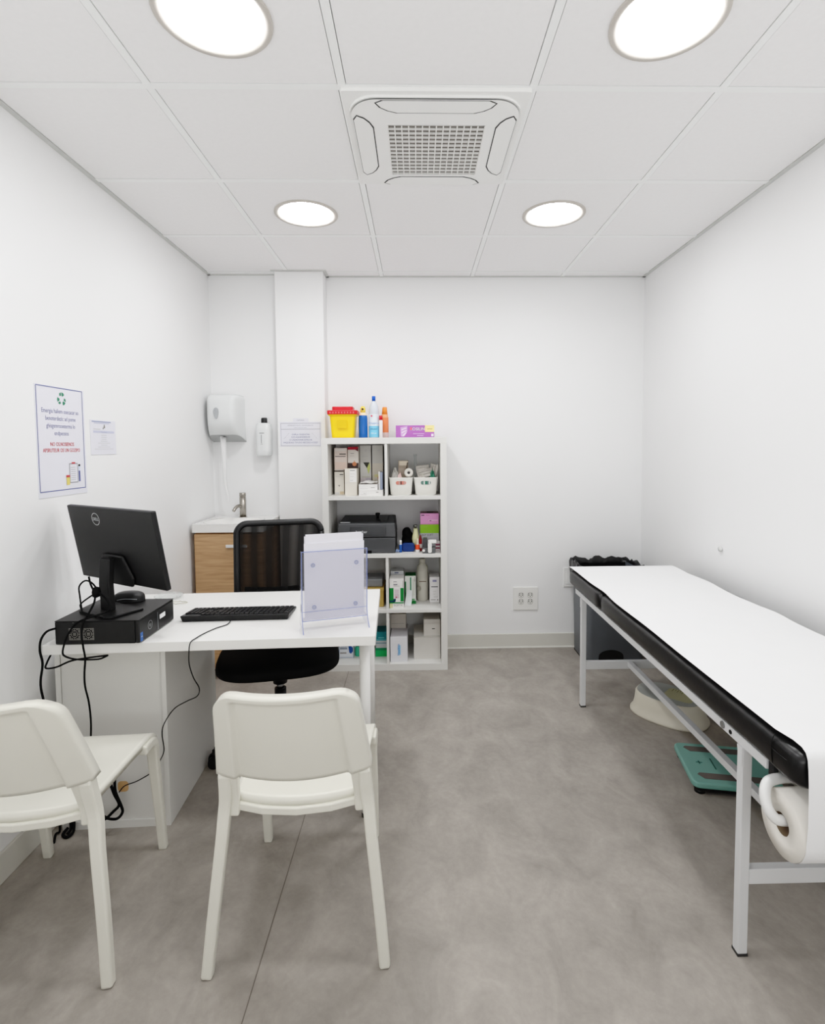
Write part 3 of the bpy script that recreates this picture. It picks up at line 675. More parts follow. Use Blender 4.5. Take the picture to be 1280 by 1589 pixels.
# ------------------------------------------------------------------ office chair
oc = thing('office_chair', 'black office chair with see-through mesh back tucked behind the desk', 'office chair', (-.625, 2.40, 0), math.radians(12))
b = MB()
def seat_s(top_):
    def fn(u, v_):
        a_ = 2 * PI * u; c_, s__ = math.cos(a_), math.sin(a_); r = math.sin(v_ * PI / 2)
        X_ = math.copysign(abs(c_) ** .62, c_) * r; Y_ = math.copysign(abs(s__) ** .62, s__) * r
        k = math.cos(v_ * PI / 2) ** .55 if v_ < 1 else 0
        z = .458 + (.042 * k if top_ else -.040 * k) + .012 * Y_ * Y_ * k
        return (X_ * .262, Y_ * .245 - .005, z)
    return fn
b.grid(seat_s(True), 56, 16); b.grid(seat_s(False), 56, 16, flip=True); b.build('seat', BLACKM, oc)
def backp(u, v_, off=0):
    w = .214; hh = .47; x = -1 + 2 * u
    z = .56 + hh * v_
    return (w * x, .245 + .055 * v_ - .03 * (1 - x * x) * 0 - off + .02 * x * x * -1, z)
def outline(inset=0):
    return rrect(-.214 + inset, .214 - inset, .57 + inset, 1.032 - inset, .05, 8)
def bp3(x, z, off=0): return (x, .245 + .12 * (z - .56) - .018 * (x / .214) ** 2 - off, z)
ol = outline(.012); pts_ = [bp3(x, z) for x, z in ol]; pts_.append(pts_[0])
b = MB(); b.tube(pts_, .0155, n=10, smooth_n=0); fr = b.build('back_frame', BLACK, oc)
b = MB()
def msh(u, v_):
    z = .59 + .425 * v_; x = (-1 + 2 * u) * (.20 - (.03 * max(0, (v_ - .92) / .08) ** 2) - (.03 * max(0, (.08 - v_) / .08) ** 2)); p_ = bp3(x, z, .001); return p_
b.grid(msh, 16, 16); b.build('backrest_mesh', mesh_fabric('black_mesh_fabric', .93), fr)
b = MB()
b.tube([bp3(-.17, .70, -.02), bp3(0, .685, -.03), bp3(.17, .70, -.02)], .012); b.build('lumbar_bar', BLACK, fr)
MB().bar([(0, .10, .425), (0, .26, .43), (0, .30, .50), (0, .275, .70)], .05, .02).build('back_post', BLACK, oc, bevel=.004)
MB().box(-.08, .08, -.1, .12, .385, .420).tube([(-.05, -.02, .39), (-.2, -.04, .40), (-.235, -.06, .40)], .006).build('mechanism', BLACK, oc, bevel=.004)
MB().cyl((0, 0, .335), (0, 0, .40), .031, .034).cyl((0, 0, .13), (0, 0, .31), .026, .0255).build('gas_cover', BLACK, oc)
MB().cyl((0, 0, .30), (0, 0, .345), .016).build('gas_lift', M((150, 152, 155), .2, metal=1, name='chrome'), oc)
ba = MB().cyl((0, 0, .07), (0, 0, .13), .035).build('star_base', BLACK, oc)
for k in range(5):
    a_ = math.radians(198 - 12 + 72 * k); dx, dy = math.cos(a_), math.sin(a_)
    MB().bar([(dx * .03, dy * .03, .10), (dx * .16, dy * .16, .088), (dx * .285, dy * .285, .072)], .04, .03, side=(-dy, dx, 0), wf=lambda t_: (.045 - .015 * t_, .032 - .01 * t_)).build('base_arm', BLACK, ba, bevel=.004)
    cs = MB(); px_, py_ = dx * .285, dy * .285
    for s_ in (-1, 1):
        cs.cyl((px_ + dy * .008 * s_, py_ - dx * .008 * s_, .027), (px_ + dy * .026 * s_, py_ - dx * .026 * s_, .027), .026, n=20)
    cs.cyl((px_, py_, .03), (px_, py_, .075), .008).build('caster', BLACK, ba)

# ------------------------------------------------------------------ white visitor chairs
def make_chair(label, loc, rz):
    t = thing('side_chair', label, 'chair', loc, rz, group='white plastic visitor chairs')
    # local: origin on floor at centre, back towards -Y (camera), front towards +Y
    # back shell
    zb, zt, rc = .535, .800, .055
    def ctr(z): return -.205 - .115 * max(0, (z - .46) / .33) - .02 * max(0, (z - .46) / .33) ** 2
    def halfw(z):
        w = .204 - .032 * (z - zb) / (zt - zb)
        if z > zt - rc: w -= rc - math.sqrt(max(0, rc * rc - (z - (zt - rc)) ** 2))
        return w
    def P(u, v_):
        z = zb + (zt - zb) * (1 - (1 - v_) ** 1.35); x = (-1 + 2 * u) * halfw(z); full = .204 - .032 * (z - zb) / (zt - zb)
        q = x / full; y = ctr(z) - .048 * (1 - q * q) + .036
        zz = z - .010 * (1 - q * q) * (1 - v_)
        return x, y, zz, q
    def back(u, v_):
        x, y, z, q = P(u, v_); s_ = min(1, max(0, (abs(q) - .69) / .05)); s2 = min(1, max(0, (z - (zt - .022)) / .008))
        return (x, y + .006 - .018 * max(s_, s2), z)
    def front(u, v_):
        x, y, z, q = P(u, v_); s_ = min(1, max(0, (abs(q) - .86) / .06)); s2 = min(1, max(0, (z - (zt - .02)) / .008)); m_ = max(s_, s2)
        return (x, y + .013 + .014 * m_, z)
    b = MB(); b.slab(back, front, 60, 30, 0, True); b.build('backrest', PLASTIC, t, weld=True)
    # seat
    def ST(u, v_):
        q = -1 + 2 * u; y = -.165 + .375 * v_; w = .170 + .028 * v_
        bow = -.03 * (1 - q * q) * (1 - v_) ** 2
        z = .452 - .007 * (1 - q * q) * math.sin(PI * min(1, v_ * 1.1)) - (.030 * max(0, (v_ - .88) / .12) ** 2) + .004 * abs(q) ** 4
        return (q * w, y + bow + (.010 * (1 - q * q) * v_), z)
    def SBt(u, v_):
        x, y, z = ST(u, v_); q = -1 + 2 * u
        e_ = max(0, (abs(q) - .85) / .15); e2 = max(0, (.06 - v_) / .06)
        return (x * .985, y, z - .012 - .015 * max(e_, e2))
    b = MB(); b.slab(ST, SBt, 30, 30, 0, True); b.build('seat', PLASTIC, t, bevel=0)
    # under-seat rear cross member
    b = MB(); b.bar([(-.175, -.165, .425), (-.09, -.188, .420), (0, -.195, .418), (.09, -.188, .420), (.175, -.165, .425)], .022, .02, side=(0, 0, 1)); b.build('cross_rail', PLASTIC, t, bevel=.004)
    for s_ in (-1, 1):
        pts = [(s_ * .233, -.235, 0), (s_ * .219, -.215, .15), (s_ * .200, -.193, .33), (s_ * .193, -.182, .41), (s_ * .188, -.182, .45), (s_ * .185, -.190, .49), (s_ * .183, -.199, .53), (s_ * .178, -.214, .58)]
        P_ = sm(pts, 4)
        b = MB(); b.bar(P_, .034, .030, side=(1, 0, 0), wf=lambda t_: (.029 + .005 * min(1, t_ * 1.6), .027 + .007 * min(1, t_ * 1.6) - (.014 if t_ > .86 else 0))); b.build('leg', PLASTIC, t, bevel=.006)
        b = MB(); b.bar(sm([(s_ * .170, -.176, .400), (s_ * .168, -.180, .45), (s_ * .164, -.194, .50), (s_ * .160, -.212, .55)], 4), .030, .020, side=(1, 0, 0)); b.build('bracket', PLASTIC, t, bevel=.006)
        pts = [(s_ * .188, .258, 0), (s_ * .187, .238, .15), (s_ * .184, .214, .33), (s_ * .185, .204, .385), (s_ * .185, .193, .412), (s_ * .184, .170, .424), (s_ * .182, .12, .424)]
        b = MB(); b.bar(sm(pts, 4), .034, .026, side=(1, 0, 0), wf=lambda t_: (.028 + .010 * min(1, t_ * 1.6), .024 + .006 * min(1, t_ * 1.6))); b.build('leg', PLASTIC, t, bevel=.006)
    return t
make_chair('whole white plastic chair facing the desk, its foot on the floor seam', (-.339, 1.605, 0), math.radians(2.2))
make_chair('white plastic chair partly cut off, standing nearest the wall and the cabinet back', (-1.062, 1.561, 0), math.radians(4.6))

# ------------------------------------------------------------------ wall socket plates
b = MB(); t = thing('power_outlet', 'white square wall plate with four sockets low on the far wall', 'socket', (.738, YB, .262))
pl = MB().box(-.085, .085, -.009, 0, 0, .160).build('plate', M((236, 235, 231), .35, name='socket_plate', var=.003), t, bevel=.003)
for i in (-1, 1):
    for j in (0, 1):
        cxs, czs = i * .0315, .058 + j * .045
        b = MB(); b.disc((cxs, -.0095, czs), (1, 0, 0), (0, 0, 1), .0195, 0, n=28)
        b.disc((cxs, -.0098, czs), (1, 0, 0), (0, 0, 1), .0195, 1, n=28, inner=.0178)
        for k in (-1, 1): b.disc((cxs + k * .0095, -.0099, czs + .002), (1, 0, 0), (0, 0, 1), .0038, 2, n=12); b.rect((cxs + k * .010 - .005, -.0099, czs + .011), (.010, 0, 0), (0, 0, .004), 2)
        b.disc((cxs, -.0099, czs - .008), (1, 0, 0), (0, 0, 1), .003, 2, n=12)
        b.build('socket', [M((226, 225, 220), .3, name='socket_white'), M((165, 163, 158), .5, name='socket_ring'), M((50, 48, 46), .5, name='socket_hole')], pl, weld=False)
t = thing('switch_plate', 'white wall plate half hidden behind the head end of the couch', 'socket', (1.045, YB, .42))
MB().box(-.045, .045, -.011, 0, 0, .135).build('plate', M((236, 236, 234), .3, name='plate_white'), t, bevel=.004)
MB().box(-.03, .03, -.014, -.0108, .02, .115).build('rocker', M((240, 240, 238), .3, name='rocker_white'), t, bevel=.002)
t = tag(MB().lathe([(0, 0), (.012, 0), (.014, .006), (.012, .012), (0, .013)], n=16, caps=False).xf(Matrix.Rotation(-PI / 2, 4, 'Y')).build('wall_stud', M((215, 215, 213), .5, name='stud_white'), loc=(XR - .0005, 2.681, .863)), 'small white round stud fixed to wall above the couch', 'wall fitting')

# ------------------------------------------------------------------ shelf unit
SX0, SX1, SY0, SY1, SH = -.580, .180, 3.298, 3.648, 1.447
sh = thing('shelving_unit', 'tall white open cube shelving unit beside the pillar, filled with medical supplies', 'shelf', (-.20, 3.473, 0))
def sbx(nm, x0, x1, z0, z1, y0=SY0, y1=SY1):
    return MB().box(x0 + .20, x1 + .20, y0 - 3.473, y1 - 3.473, z0, z1).build(nm, WHITE2, sh, bevel=.001)
sbx('top_board', SX0, SX1, SH - .038, SH); sbx('side_panel', SX0, SX0 + .038, .043, SH - .038); sbx('side_panel', SX1 - .038, SX1, .043, SH - .038); sbx('bottom_board', SX0, SX1, 0, .043)
iX0, iX1 = SX0 + .038, SX1 - .038; DV0, DV1 = -.198, -.182
for z0, z1 in ((1.067, 1.089), (.709, .731), (.365, .385)): sbx('shelf_board', iX0, iX1, z0, z1)
for z0, z1 in ((1.089, SH - .038), (.385, .709), (.043, .365)): sbx('divider', DV0, DV1, z0, z1, SY0 + .003)

def C(*rgb): return M(rgb, .6, name='print_%d_%d_%d' % rgb, var=.02)
def carton(name, label, cat, x0, x1, y0, z0, z1, dep, base, dec=(), group=None, top=None, bev=.0012):
    b = MB(); mats = [base]; w = x1 - x0; h = z1 - z0; xc = (x0 + x1) / 2
    def mi(m):
        if m not in mats: mats.append(m)
        return mats.index(m)
    b.box(-w / 2, w / 2, 0, dep, 0, h, 0, top=None if top is None else mi(top))
    for i_, q in enumerate(dec):
        e_ = .0005 + .00018 * i_; k = mi(q[-1])
        if q[0] == 't': b.text(q[1], (-w / 2 + q[2] * w, -e_, q[3] * h), (1, 0, 0), (0, 0, 1), q[4], k)
        elif q[0] == 'd': b.disc((-w / 2 + q[1] * w, -e_, q[2] * h), (1, 0, 0), (0, 0, 1), q[3], k, n=18)
        elif q[0] == 'p': b.add([(-w / 2 + u * w, -e_, v_ * h) for u, v_ in q[1]], [tuple(range(len(q[1])))], k)
        else: b.rect((-w / 2 + q[0] * w, -e_, q[1] * h), ((q[2] - q[0]) * w, 0, 0), (0, 0, (q[3] - q[1]) * h), k)
    o = b.build(name, mats, loc=(xc, y0, z0), weld=False)
    return tag(o, label, cat, group)
OFFW = C(226, 218, 210); BEI = C(222, 205, 195); CREAM = C(224, 218, 206); DKT = C(60, 58, 58); MID = C(150, 146, 142); PW_ = C(236, 234, 231); LG = C(200, 198, 195)
# cell 1
carton('carton', 'beige pink toner box with black print, stacked on a slim cream box', 'box', -.520, -.442, 3.42, 1.2485, 1.385, .2, BEI, [(.4, .70, .92, .74, DKT), (.05, .60, .90, .63, DKT), (.05, .86, .95, .98, OFFW), (.05, .03, .95, .35, C(224, 198, 184))])
carton('carton', 'slim cream box with tiny heart print under the toner box', 'box', -.521, -.463, 3.42, 1.0895, 1.247, .2, CREAM, [(0, .93, 1, .98, C(50, 38, 34)), (.55, .80, .95, .83, DKT), (.1, .73, .9, .74, LG), ('p', [(.35, .40), (.5, .32), (.6, .40)], MID), (.55, .02, .98, .14, C(200, 180, 150)), (.05, .02, .5, .10, LG)])
carton('carton', 'white box with crimson top band and dark photo print', 'box', -.4385, -.372, 3.44, 1.2585, 1.391, .18, OFFW, [(0, .87, 1, 1, C(168, 26, 52)), ('p', [(.7, .87), (1, .78), (1, .95)], C(90, 30, 40)), (.25, .68, .6, .70, DKT), (.2, .57, .6, .58, MID), (0, 0, 1, .24, C(66, 52, 50)), ('d', .62, .19, .0135, C(196, 122, 84)), ('d', .62, .32, .005, C(210, 180, 150))], top=C(150, 24, 48))
carton('carton', 'cream carton with white instruction label under the crimson banded box', 'box', -.450, -.376, 3.37, 1.0895, 1.257, .24, CREAM, [(.4, .50, .97, .98, PW_), (.44, .92, .85, .94, DKT), (.45, .80, .8, .81, LG), (.45, .70, .75, .71, LG), (.45, .56, .7, .57, MID), (.02, .46, .98, .468, LG)])
carton('carton', 'tall pale box with dark wing and lime green print', 'box', -.368, -.297, 3.50, 1.0895, 1.400, .14, C(206, 204, 199), [('p', [(.28, .65), (.62, .53), (.85, .65)], C(58, 58, 52)), ('p', [(.62, .53), (.75, .40), (.92, .52), (.88, .65), (.80, .62)], C(190, 198, 110)), ('d', .55, .90, .009, LG), ('d', .88, .90, .006, LG), (.15, .77, .75, .79, LG), (.15, .345, .9, .352, C(160, 150, 110)), (0, 0, 1, .33, C(205, 196, 198)), (.5, 0, 1, .33, C(188, 180, 190))])
carton('carton', 'tall pale box with yellow and coral print next to the divider', 'box', -.290, -.222, 3.50, 1.0895, 1.400, .14, C(204, 202, 196), [(0, .64, 1, .648, LG), (0, 0, 1, .63, C(208, 200, 186)), ('d', .6, .90, .009, LG), (.2, .34, .9, .40, C(214, 206, 150)), ('d', .72, .33, .014, C(212, 140, 110)), (.2, .13, 1, .17, C(190, 200, 150))])
carton('carton', 'flat white box at the bottom of the little stack', 'box', -.359, -.212, 3.32, 1.0895, 1.1245, .14, PW_, [(.05, .2, .32, .24, MID), (.2, .45, .28, .5, MID), (.72, .6, .82, .72, MID), (.31, .2, .315, .75, LG)])
carton('carton', 'flat white box lying on top of another flat box', 'box', -.360, -.245, 3.33, 1.125, 1.160, .13, PW_, [(.05, .25, .5, .29, LG), (.65, .4, .85, .48, MID)])
b = MB(); b.grid(lambda u, v_: (-.055 + .11 * u, .0 + .1 * v_, .004 + .010 * noise.noise(Vector((u * 3, v_ * 3, 1))) ** 2 * 4 + .006 * math.sin(u * 5) ** 2), 14, 10)
tag(b.build('leaflet', PW_, loc=(-.305, 3.345, 1.160)), 'crumpled white leaflet lying on the flat boxes', 'leaflet')
b = MB(); b.box(-.012, -.004, 0, .1, 0, .112, 0); b.box(-.003, .012, 0, .1, 0, .108, 1)
tag(b.build('booklet', [PW_, C(150, 160, 182)], loc=(-.228, 3.36, 1.125), weld=False), 'thin white and grey blue booklet standing on the flat box', 'booklet')
# white bins with contents
def make_bin(label, xc, c1, c2, c3):
    t = thing('storage_basket', label, 'basket', (xc, 3.355, 1.0895), group='white plastic baskets')
    b = MB(); W0, W1, D_, Hh = .064, .0735, .22, .110
    def lp(z, w, d0, off=0): return [(x, y, z) for x, y in rrect(-w + off, w - off, d0 + off, D_ - d0 - off, .014, 4)]
    zs = [(0, W0 - .008, .008), (.006, W0, .003), (.06, (W0 + W1) / 2, .001), (Hh - .006, W1, 0), (Hh, W1 + .0015, -.0015)]
    prev = lp(*[zs[0][0], zs[0][1], zs[0][2]]); n = len(prev); b.add(prev, [tuple(range(n))])
    for z, w, d0 in zs[1:]:
        cur = lp(z, w, d0); b.add(prev + cur, [(i, (i + 1) % n, n + (i + 1) % n, n + i) for i in range(n)], 0, True); prev = cur
    inn_ = lp(Hh, W1 - .0025, .0025); b.add(prev + inn_, [(i, (i + 1) % n, n + (i + 1) % n, n + i) for i in range(n)])
    cur = lp(.004, W0 - .003, .006); b.add(inn_ + cur, [(i, (i + 1) % n, n + (i + 1) % n, n + i) for i in range(n)], 0, True); b.add(cur, [tuple(range(n))])
    b.build('tub', M((228, 226, 219), .4, name='basket_white'), t)
    b = MB(); xx = .0315
    poly = rrect(-xx, xx, .066, .088, .0108, 6); b.prism(poly, XZ, -.0012, .0005, 0)
    for i, cc in enumerate((1, 2, 3, 1, 2)): b.rect((-xx + .007 + i * .0105, -.0016, .0665), (.009, 0, 0), (0, 0, .021), cc)
    b.build('handle_slot', [c1, c1, c2, c3], t, weld=False)
make_bin('white basket with a handle slot showing reddish supplies, paper roll on top', -.1015, C(206, 120, 105), C(190, 150, 140), C(90, 50, 45))
make_bin('white basket with a handle slot showing green supplies, clear packets on top', .053, C(90, 120, 112), C(200, 205, 200), C(30, 110, 85))
def crumple(nm, label, cat, mat, loc, sx_, sy_, sz_, seed, peak=1.0, group=None):
    b = MB()
    def fn(u, v_):
        a = 2 * PI * u; r = 1.0 - v_ ** 2.2; q = Vector((math.cos(a) * 1.6, math.sin(a) * 1.6, v_ * 2 + seed))
        k = 1 + .35 * noise.noise(q * 1.3)
        return (sx_ * r * k * math.cos(a), sy_ * r * k * math.sin(a), sz_ * v_ ** .8 * (1 + .5 * peak * noise.noise(q * 2.1)))
    b.grid(fn, 26, 12, smooth=False); b.add([fn(i / 26, 0) for i in range(26)], [tuple(reversed(range(26)))])
    return tag(b.build(nm, mat, loc=loc), label, cat, group)
crumple('plastic_bag', 'crumpled white plastic bag sticking out of the basket with the paper roll', 'bag', M((208, 206, 200), .35, name='bag_white', var=.1), (-.141, 3.45, 1.165), .026, .036, .088, 3.1, .6)
crumple('gauze_packet', 'pink tinted packet in the basket with the paper roll', 'packet', M((222, 190, 186), .5, name='packet_pink', var=.1), (-.108, 3.392, 1.15), .020, .012, .066, 8.2)
carton('small_box', 'small brown and cream box poking out behind the paper roll', 'box', -.121, -.058, 3.47, 1.13, 1.302, .05, C(160, 146, 130), [(.1, .82, .95, .98, C(214, 200, 180)), ('p', [(.7, .5), (.8, .5), (1, .93), (.88, .93)], C(72, 60, 52)), (0, .5, .6, .72, C(176, 160, 146))])
t = tag(MB().lathe([(.009, 0), (.0275, 0), (.0275, .06), (.009, .06), (.009, 0)], n=30, caps=False).xf(Matrix.Translation((0, .06, 0)) @ Matrix.Rotation(PI / 2, 4, 'X')).build('paper_roll', M((226, 221, 212), .8, name='roll_white'), loc=(-.0535, 3.385, 1.2275)), 'small white paper roll with dark core, lying in the first basket', 'roll')
MB().disc((0, .004, 0), (1, 0, 0), (0, 0, 1), .0092, 0).build('core', DKT, t)
t = tag(MB().lathe([(.0, 0), (.0085, 0), (.0085, .24), (.0095, .243), (.0095, .252), (0, .252)], n=16, caps=False).build('clear_tube', clear_mat('tube_clear', (195, 200, 200), .25), loc=(-.0115, 3.5, 1.0895)), 'tall clear plastic tube standing between the two baskets', 'tube')
PKM = clear_mat('packet_clear', (205, 198, 190), .7, .3)
for i, (xx, yy, zz, ang, ln, lb) in enumerate(((.035, 3.47, 1.245, .12, .085, 'clear sterile packet lying on top of the green supplies basket'), (.050, 3.44, 1.222, .22, .10, 'clear sterile packet under another packet in the second basket'), (.105, 3.47, 1.235, 1.35, .085, 'clear upright sterile packet at the side of the second basket'))):
    b = MB(); b.slab(lambda u, v_: (-ln / 2 + ln * u, -.03 + .06 * v_, .004 + .003 * math.sin(u * 7) * math.cos(v_ * 5)), lambda u, v_: (-ln / 2 + ln * u, -.03 + .06 * v_, -.004 + .002 * math.cos(u * 9)), 12, 6)
    b.slab(lambda u, v_: (-ln * .4 + ln * .8 * u, -.012 + .02 * v_, .012), lambda u, v_: (-ln * .4 + ln * .8 * u, -.012 + .02 * v_, .005), 1, 1)
    o = b.build('sterile_packet', M((212, 206, 198), .35, name='packet_film', var=.12, scale=90), loc=(xx, yy, zz)); o.rotation_euler = (.9, -ang, 0); tag(o, lb, 'packet')
crumple('green_tubing', 'crumpled green medical tubing in the second basket', 'tubing', M((60, 128, 104), .5, name='tube_green', var=.3, scale=60), (.095, 3.425, 1.155), .022, .026, .08, 5.7, .9)
crumple('clear_wrapping', 'small crumpled clear wrapping beside the green tubing', 'packet', M((196, 190, 180), .4, name='wrap', var=.25, scale=60), (.03, 3.405, 1.155), .032, .020, .054, 9.4)

# printer
pt = thing('printer', 'dark grey laser printer on the wide middle shelf', 'printer', (-.3165, 3.325, .7312))
PG = M((70, 71, 73), .5, name='printer_grey', var=.03); PD = M((40, 40, 42), .5, name='printer_dark', var=.05)
MB().box(-.178, .178, .006, .30, .0, .098).build('lower_body', PG, pt, bevel=.006)
b = MB(); b.hexa([(-.180, .002, .100), (.180, .002, .100), (.180, .30, .100), (-.180, .30, .100)], [(-.176, .012, .186), (.176, .012, .186), (.170, .295, .205), (-.170, .295, .205)]); b.build('upper_body', PG, pt, bevel=.006)
b = MB(); b.hexa([(-.115, .05, .185), (.125, .05, .185), (.125, .26, .197), (-.115, .26, .197)], [(-.115, .05, .1925), (.125, .05, .1925), (.125, .26, .206), (-.115, .26, .206)]); b.build('output_tray', M((20, 20, 21), .4, name='tray_black'), pt)
MB().lathe([(.0, 0), (.010, 0), (.008, .012), (.016, .022), (.014, .032), (0, .034)], c=(.058, .18, .200), n=16, caps=False).build('paper_stop', BLACK, pt)
MB().prism(rrect(-.10, .118, .112, .170, .006, 3), XZ, -.0005, .006).build('front_flap', M((64, 65, 67), .45, name='flap_grey'), pt, bevel=.002)
MB().text('brother', (-.030, -.0014, .129), (1, 0, 0), (0, 0, 1), .022).build('logo', M((225, 226, 228), .5, name='printer_logo'), pt)
MB().box(-.03, .030, .004, .012, .0, .018).build('tray_handle', BLACKM, pt)
MB().box(-.165, -.105, .03, .055, .189, .191).build('label', M((200, 202, 204), .5, name='printer_label'), pt)
# boxes and items beside the printer
carton('glove_box', 'small green and grey glove box beneath the pink box beside the printer', 'box', .015, .135, 3.42, .7315, .896, .16, C(168, 168, 172), [(0, .80, 1, 1, C(128, 184, 44)), (0, .62, 1, .66, C(150, 200, 90)), (0, 0, 1, .78, C(176, 176, 180)), (0, .66, 1, .99, C(132, 186, 46)), ('t', 'EASY SOFT', .36, .56, .017, C(50, 50, 52)), (.1, .42, .5, .44, MID), (.1, .36, .45, .38, MID), (.02, .9, .4, .91, C(160, 205, 100))])
carton('glove_box', 'pink glove box with black slot on top of the green and grey box', 'box', .018, .134, 3.42, .8965, .966, .12, C(222, 150, 200), [(.05, .80, .22, .88, DKT), (.28, .82, .5, .86, C(190, 90, 150)), (.45, .35, .95, .42, C(240, 200, 225)), (.5, .3, .6, .38, C(120, 60, 100)), (.0, 0, 1, .07, C(206, 120, 180))], top=C(150, 120, 130))
tag(MB().prism(rrect(-.02, .02, .03, .05, .008, 3), XY, 0, .003).build('tab', BLACK, loc=(.08, 3.44, .966)), 'small black oval tab on top of the pink glove box', 'tab')
def blob(nm, label, cat, mat, loc, prof, sx_=1, sy_=1, wob=.12, seed=1.0, rot=None):
    b = MB(); n = 26; k = len(prof)
    def fn(u, v_):
        t_ = v_ * (k - 1); i = min(k - 2, int(t_)); fr_ = t_ - i
        r = prof[i][0] * (1 - fr_) + prof[i + 1][0] * fr_; z = prof[i][1] * (1 - fr_) + prof[i + 1][1] * fr_; a = 2 * PI * u
        w_ = 1 + wob * noise.noise(Vector((math.cos(a) * 1.5, math.sin(a) * 1.5, z * 30 + seed)))
        return (sx_ * r * w_ * math.cos(a), sy_ * r * w_ * math.sin(a), z)
    b.grid(fn, n, (k - 1) * 3); o = b.build(nm, mat, loc=loc)
    if rot: o.rotation_euler = rot
    return tag(o, label, cat)
blob('blood_pressure_cuff', 'bundled black blood pressure cuff on the shelf beside the printer', 'cuff', BLACKM, (-.068, 3.46, .7315), [(0, 0), (.034, .004), (.040, .03), (.038, .07), (.036, .10), (.026, .128), (.014, .140), (0, .143)], 1, .9, .35, 2.2)
t = blob('rubber_bulb', 'cream rubber squeeze bulb with metal valve beside the black cuff', 'bulb', M((222, 220, 172), .45, name='bulb_cream'), (-.014, 3.415, .760), [(0, 0), (.012, .002), (.022, .02), (.027, .045), (.024, .07), (.017, .092), (.015, .112), (0, .114)], .85, .85, .06, 1.0)
MB().lathe([(0, .112), (.008, .112), (.008, .12), (.014, .124), (.014, .134), (0, .136)], n=18, caps=False).build('valve', M((120, 122, 118), .3, metal=.9, name='valve_metal'), t)
tag(MB().prism(rrect(-.039, .039, 0, .054, .014, 5), XZ, 0, .03).build('glasses_case', M((18, 52, 112), .3, name='case_blue'), loc=(-.060, 3.372, .7315), bevel=.004), 'shiny dark blue case lying in front of the black cuff', 'case')
def bottle(name, label, loc, prof, ms, cat='bottle', p=2.0, sx_=1, sy_=1, group=None, capname=None, ncap=0):
    """prof: list of (r,z,mat); last ncap rings built as a cap child"""
    k = len(prof); nb = k - ncap
    b = MB(); mats = []
    def mi(m_):
        if m_ not in mats: mats.append(m_)
        return mats.index(m_)
    seq = [(r, z) for r, z, _ in prof[:nb]]
    b.lathe(seq, n=28, m=[mi(prof[i + 1][2]) for i in range(nb - 1)], caps=True, p=p, sx=sx_, sy=sy_, smooth=True)
    o = b.build(name, mats, loc=loc); tag(o, label, cat, group)
    if ncap:
        b = MB(); b.lathe([(r, z) for r, z, _ in prof[nb:]], n=24, caps=True); b.build('cap', prof[-1][2], o)
    return o
BL = C(40, 84, 160)
bottle('small_bottle', 'tiny blue bottle with pale cap standing beside the dark blue case', (-.1075, 3.36, .7315), [(.008, 0, BL), (.009, .003, BL), (.009, .050, BL), (.006, .054, PW_), (.0075, .054, PW_), (.0075, .073, PW_), (.006, .075, PW_)], None, capname='cap', ncap=3)
tag(MB().tube([(-.012, .0, .006), (-.006, -.004, .02), (.0, 0, .008), (.008, .004, .016)], .005, n=8).build('blue_silver_wrapper', C(120, 140, 178), loc=(-.1235, 3.345, .7315)), 'crumpled silver blue wrapper in front of the printer corner', 'wrapper')
bottle('small_bottle', 'small pale bottle with orange red band lying near the rubber bulb', (-.001, 3.365, .7315), [(.0125, 0, PW_), (.0135, .003, PW_), (.0135, .016, PW_), (.0135, .044, C(226, 74, 40)), (.009, .048, C(226, 74, 40)), (.007, .06, C(214, 204, 180)), (.006, .085, C(214, 204, 180))], None)
bottle('small_bottle', 'small dark red bottle with white label behind the grey gadgets', (.0165, 3.395, .7315), [(.009, 0, C(150, 24, 34)), (.0095, .02, C(150, 24, 34)), (.0095, .045, PW_), (.0095, .075, C(150, 24, 34)), (.004, .10, C(110, 20, 28))], None)
t = thing('glucose_meter', 'grey and white pocket medical meters heaped at the front of the shelf', 'meter', (.072, 3.312, .7315))
GM = M((92, 94, 96), .5, name='meter_grey')
MB().box(-.044, .036, 0, .06, 0, .034).build('base', GM, t, bevel=.004)
MB().box(-.040, -.012, .004, .05, .034, .092).build('dark_box', M((66, 66, 68), .5, name='meter_dark'), t, bevel=.004)
MB().prism(rrect(-.010, .014, .004, .068, .010, 5), XZ, -.012, .0).build('white_cover', PW_, t, bevel=.002)
MB().box(-.008, .044, .006, .04, .060, .080).build('white_clip', PW_, t, bevel=.003)
MB().cyl((-.036, -.004, .018), (-.036, .004, .018), .008, n=16).build('button', PW_, t)
carton('carton', 'tiny white and maroon box at the edge of the printer shelf', 'box', .112, .138, 3.36, .7315, .795, .04, C(206, 196, 198), [(0, .62, 1, .8, C(120, 60, 80)), (0, .3, 1, .46, C(120, 60, 80)), (.1, .1, .8, .16, MID)])
# row 3 left
t = tag(MB().box(-.115, .115, 0, .22, 0, .118).build('brown_box', M((176, 148, 84), .5, name='gold_card'), loc=(-.332, 3.36, .3855), bevel=.002), 'golden brown box on the shelf seen past the brochure holder', 'box')
MB().box(-.1165, .1165, -.002, .222, .106, .1195).build('lid', M((190, 160, 92), .45, name='gold_lid'), t)
tag(MB().box(-.10, .10, 0, .18, 0, .05).build('plastic_box', M((132, 134, 136), .3, name='smoke_plastic'), loc=(-.325, 3.39, .5055), bevel=.006), 'low smoky grey plastic box resting on the golden brown box', 'box')
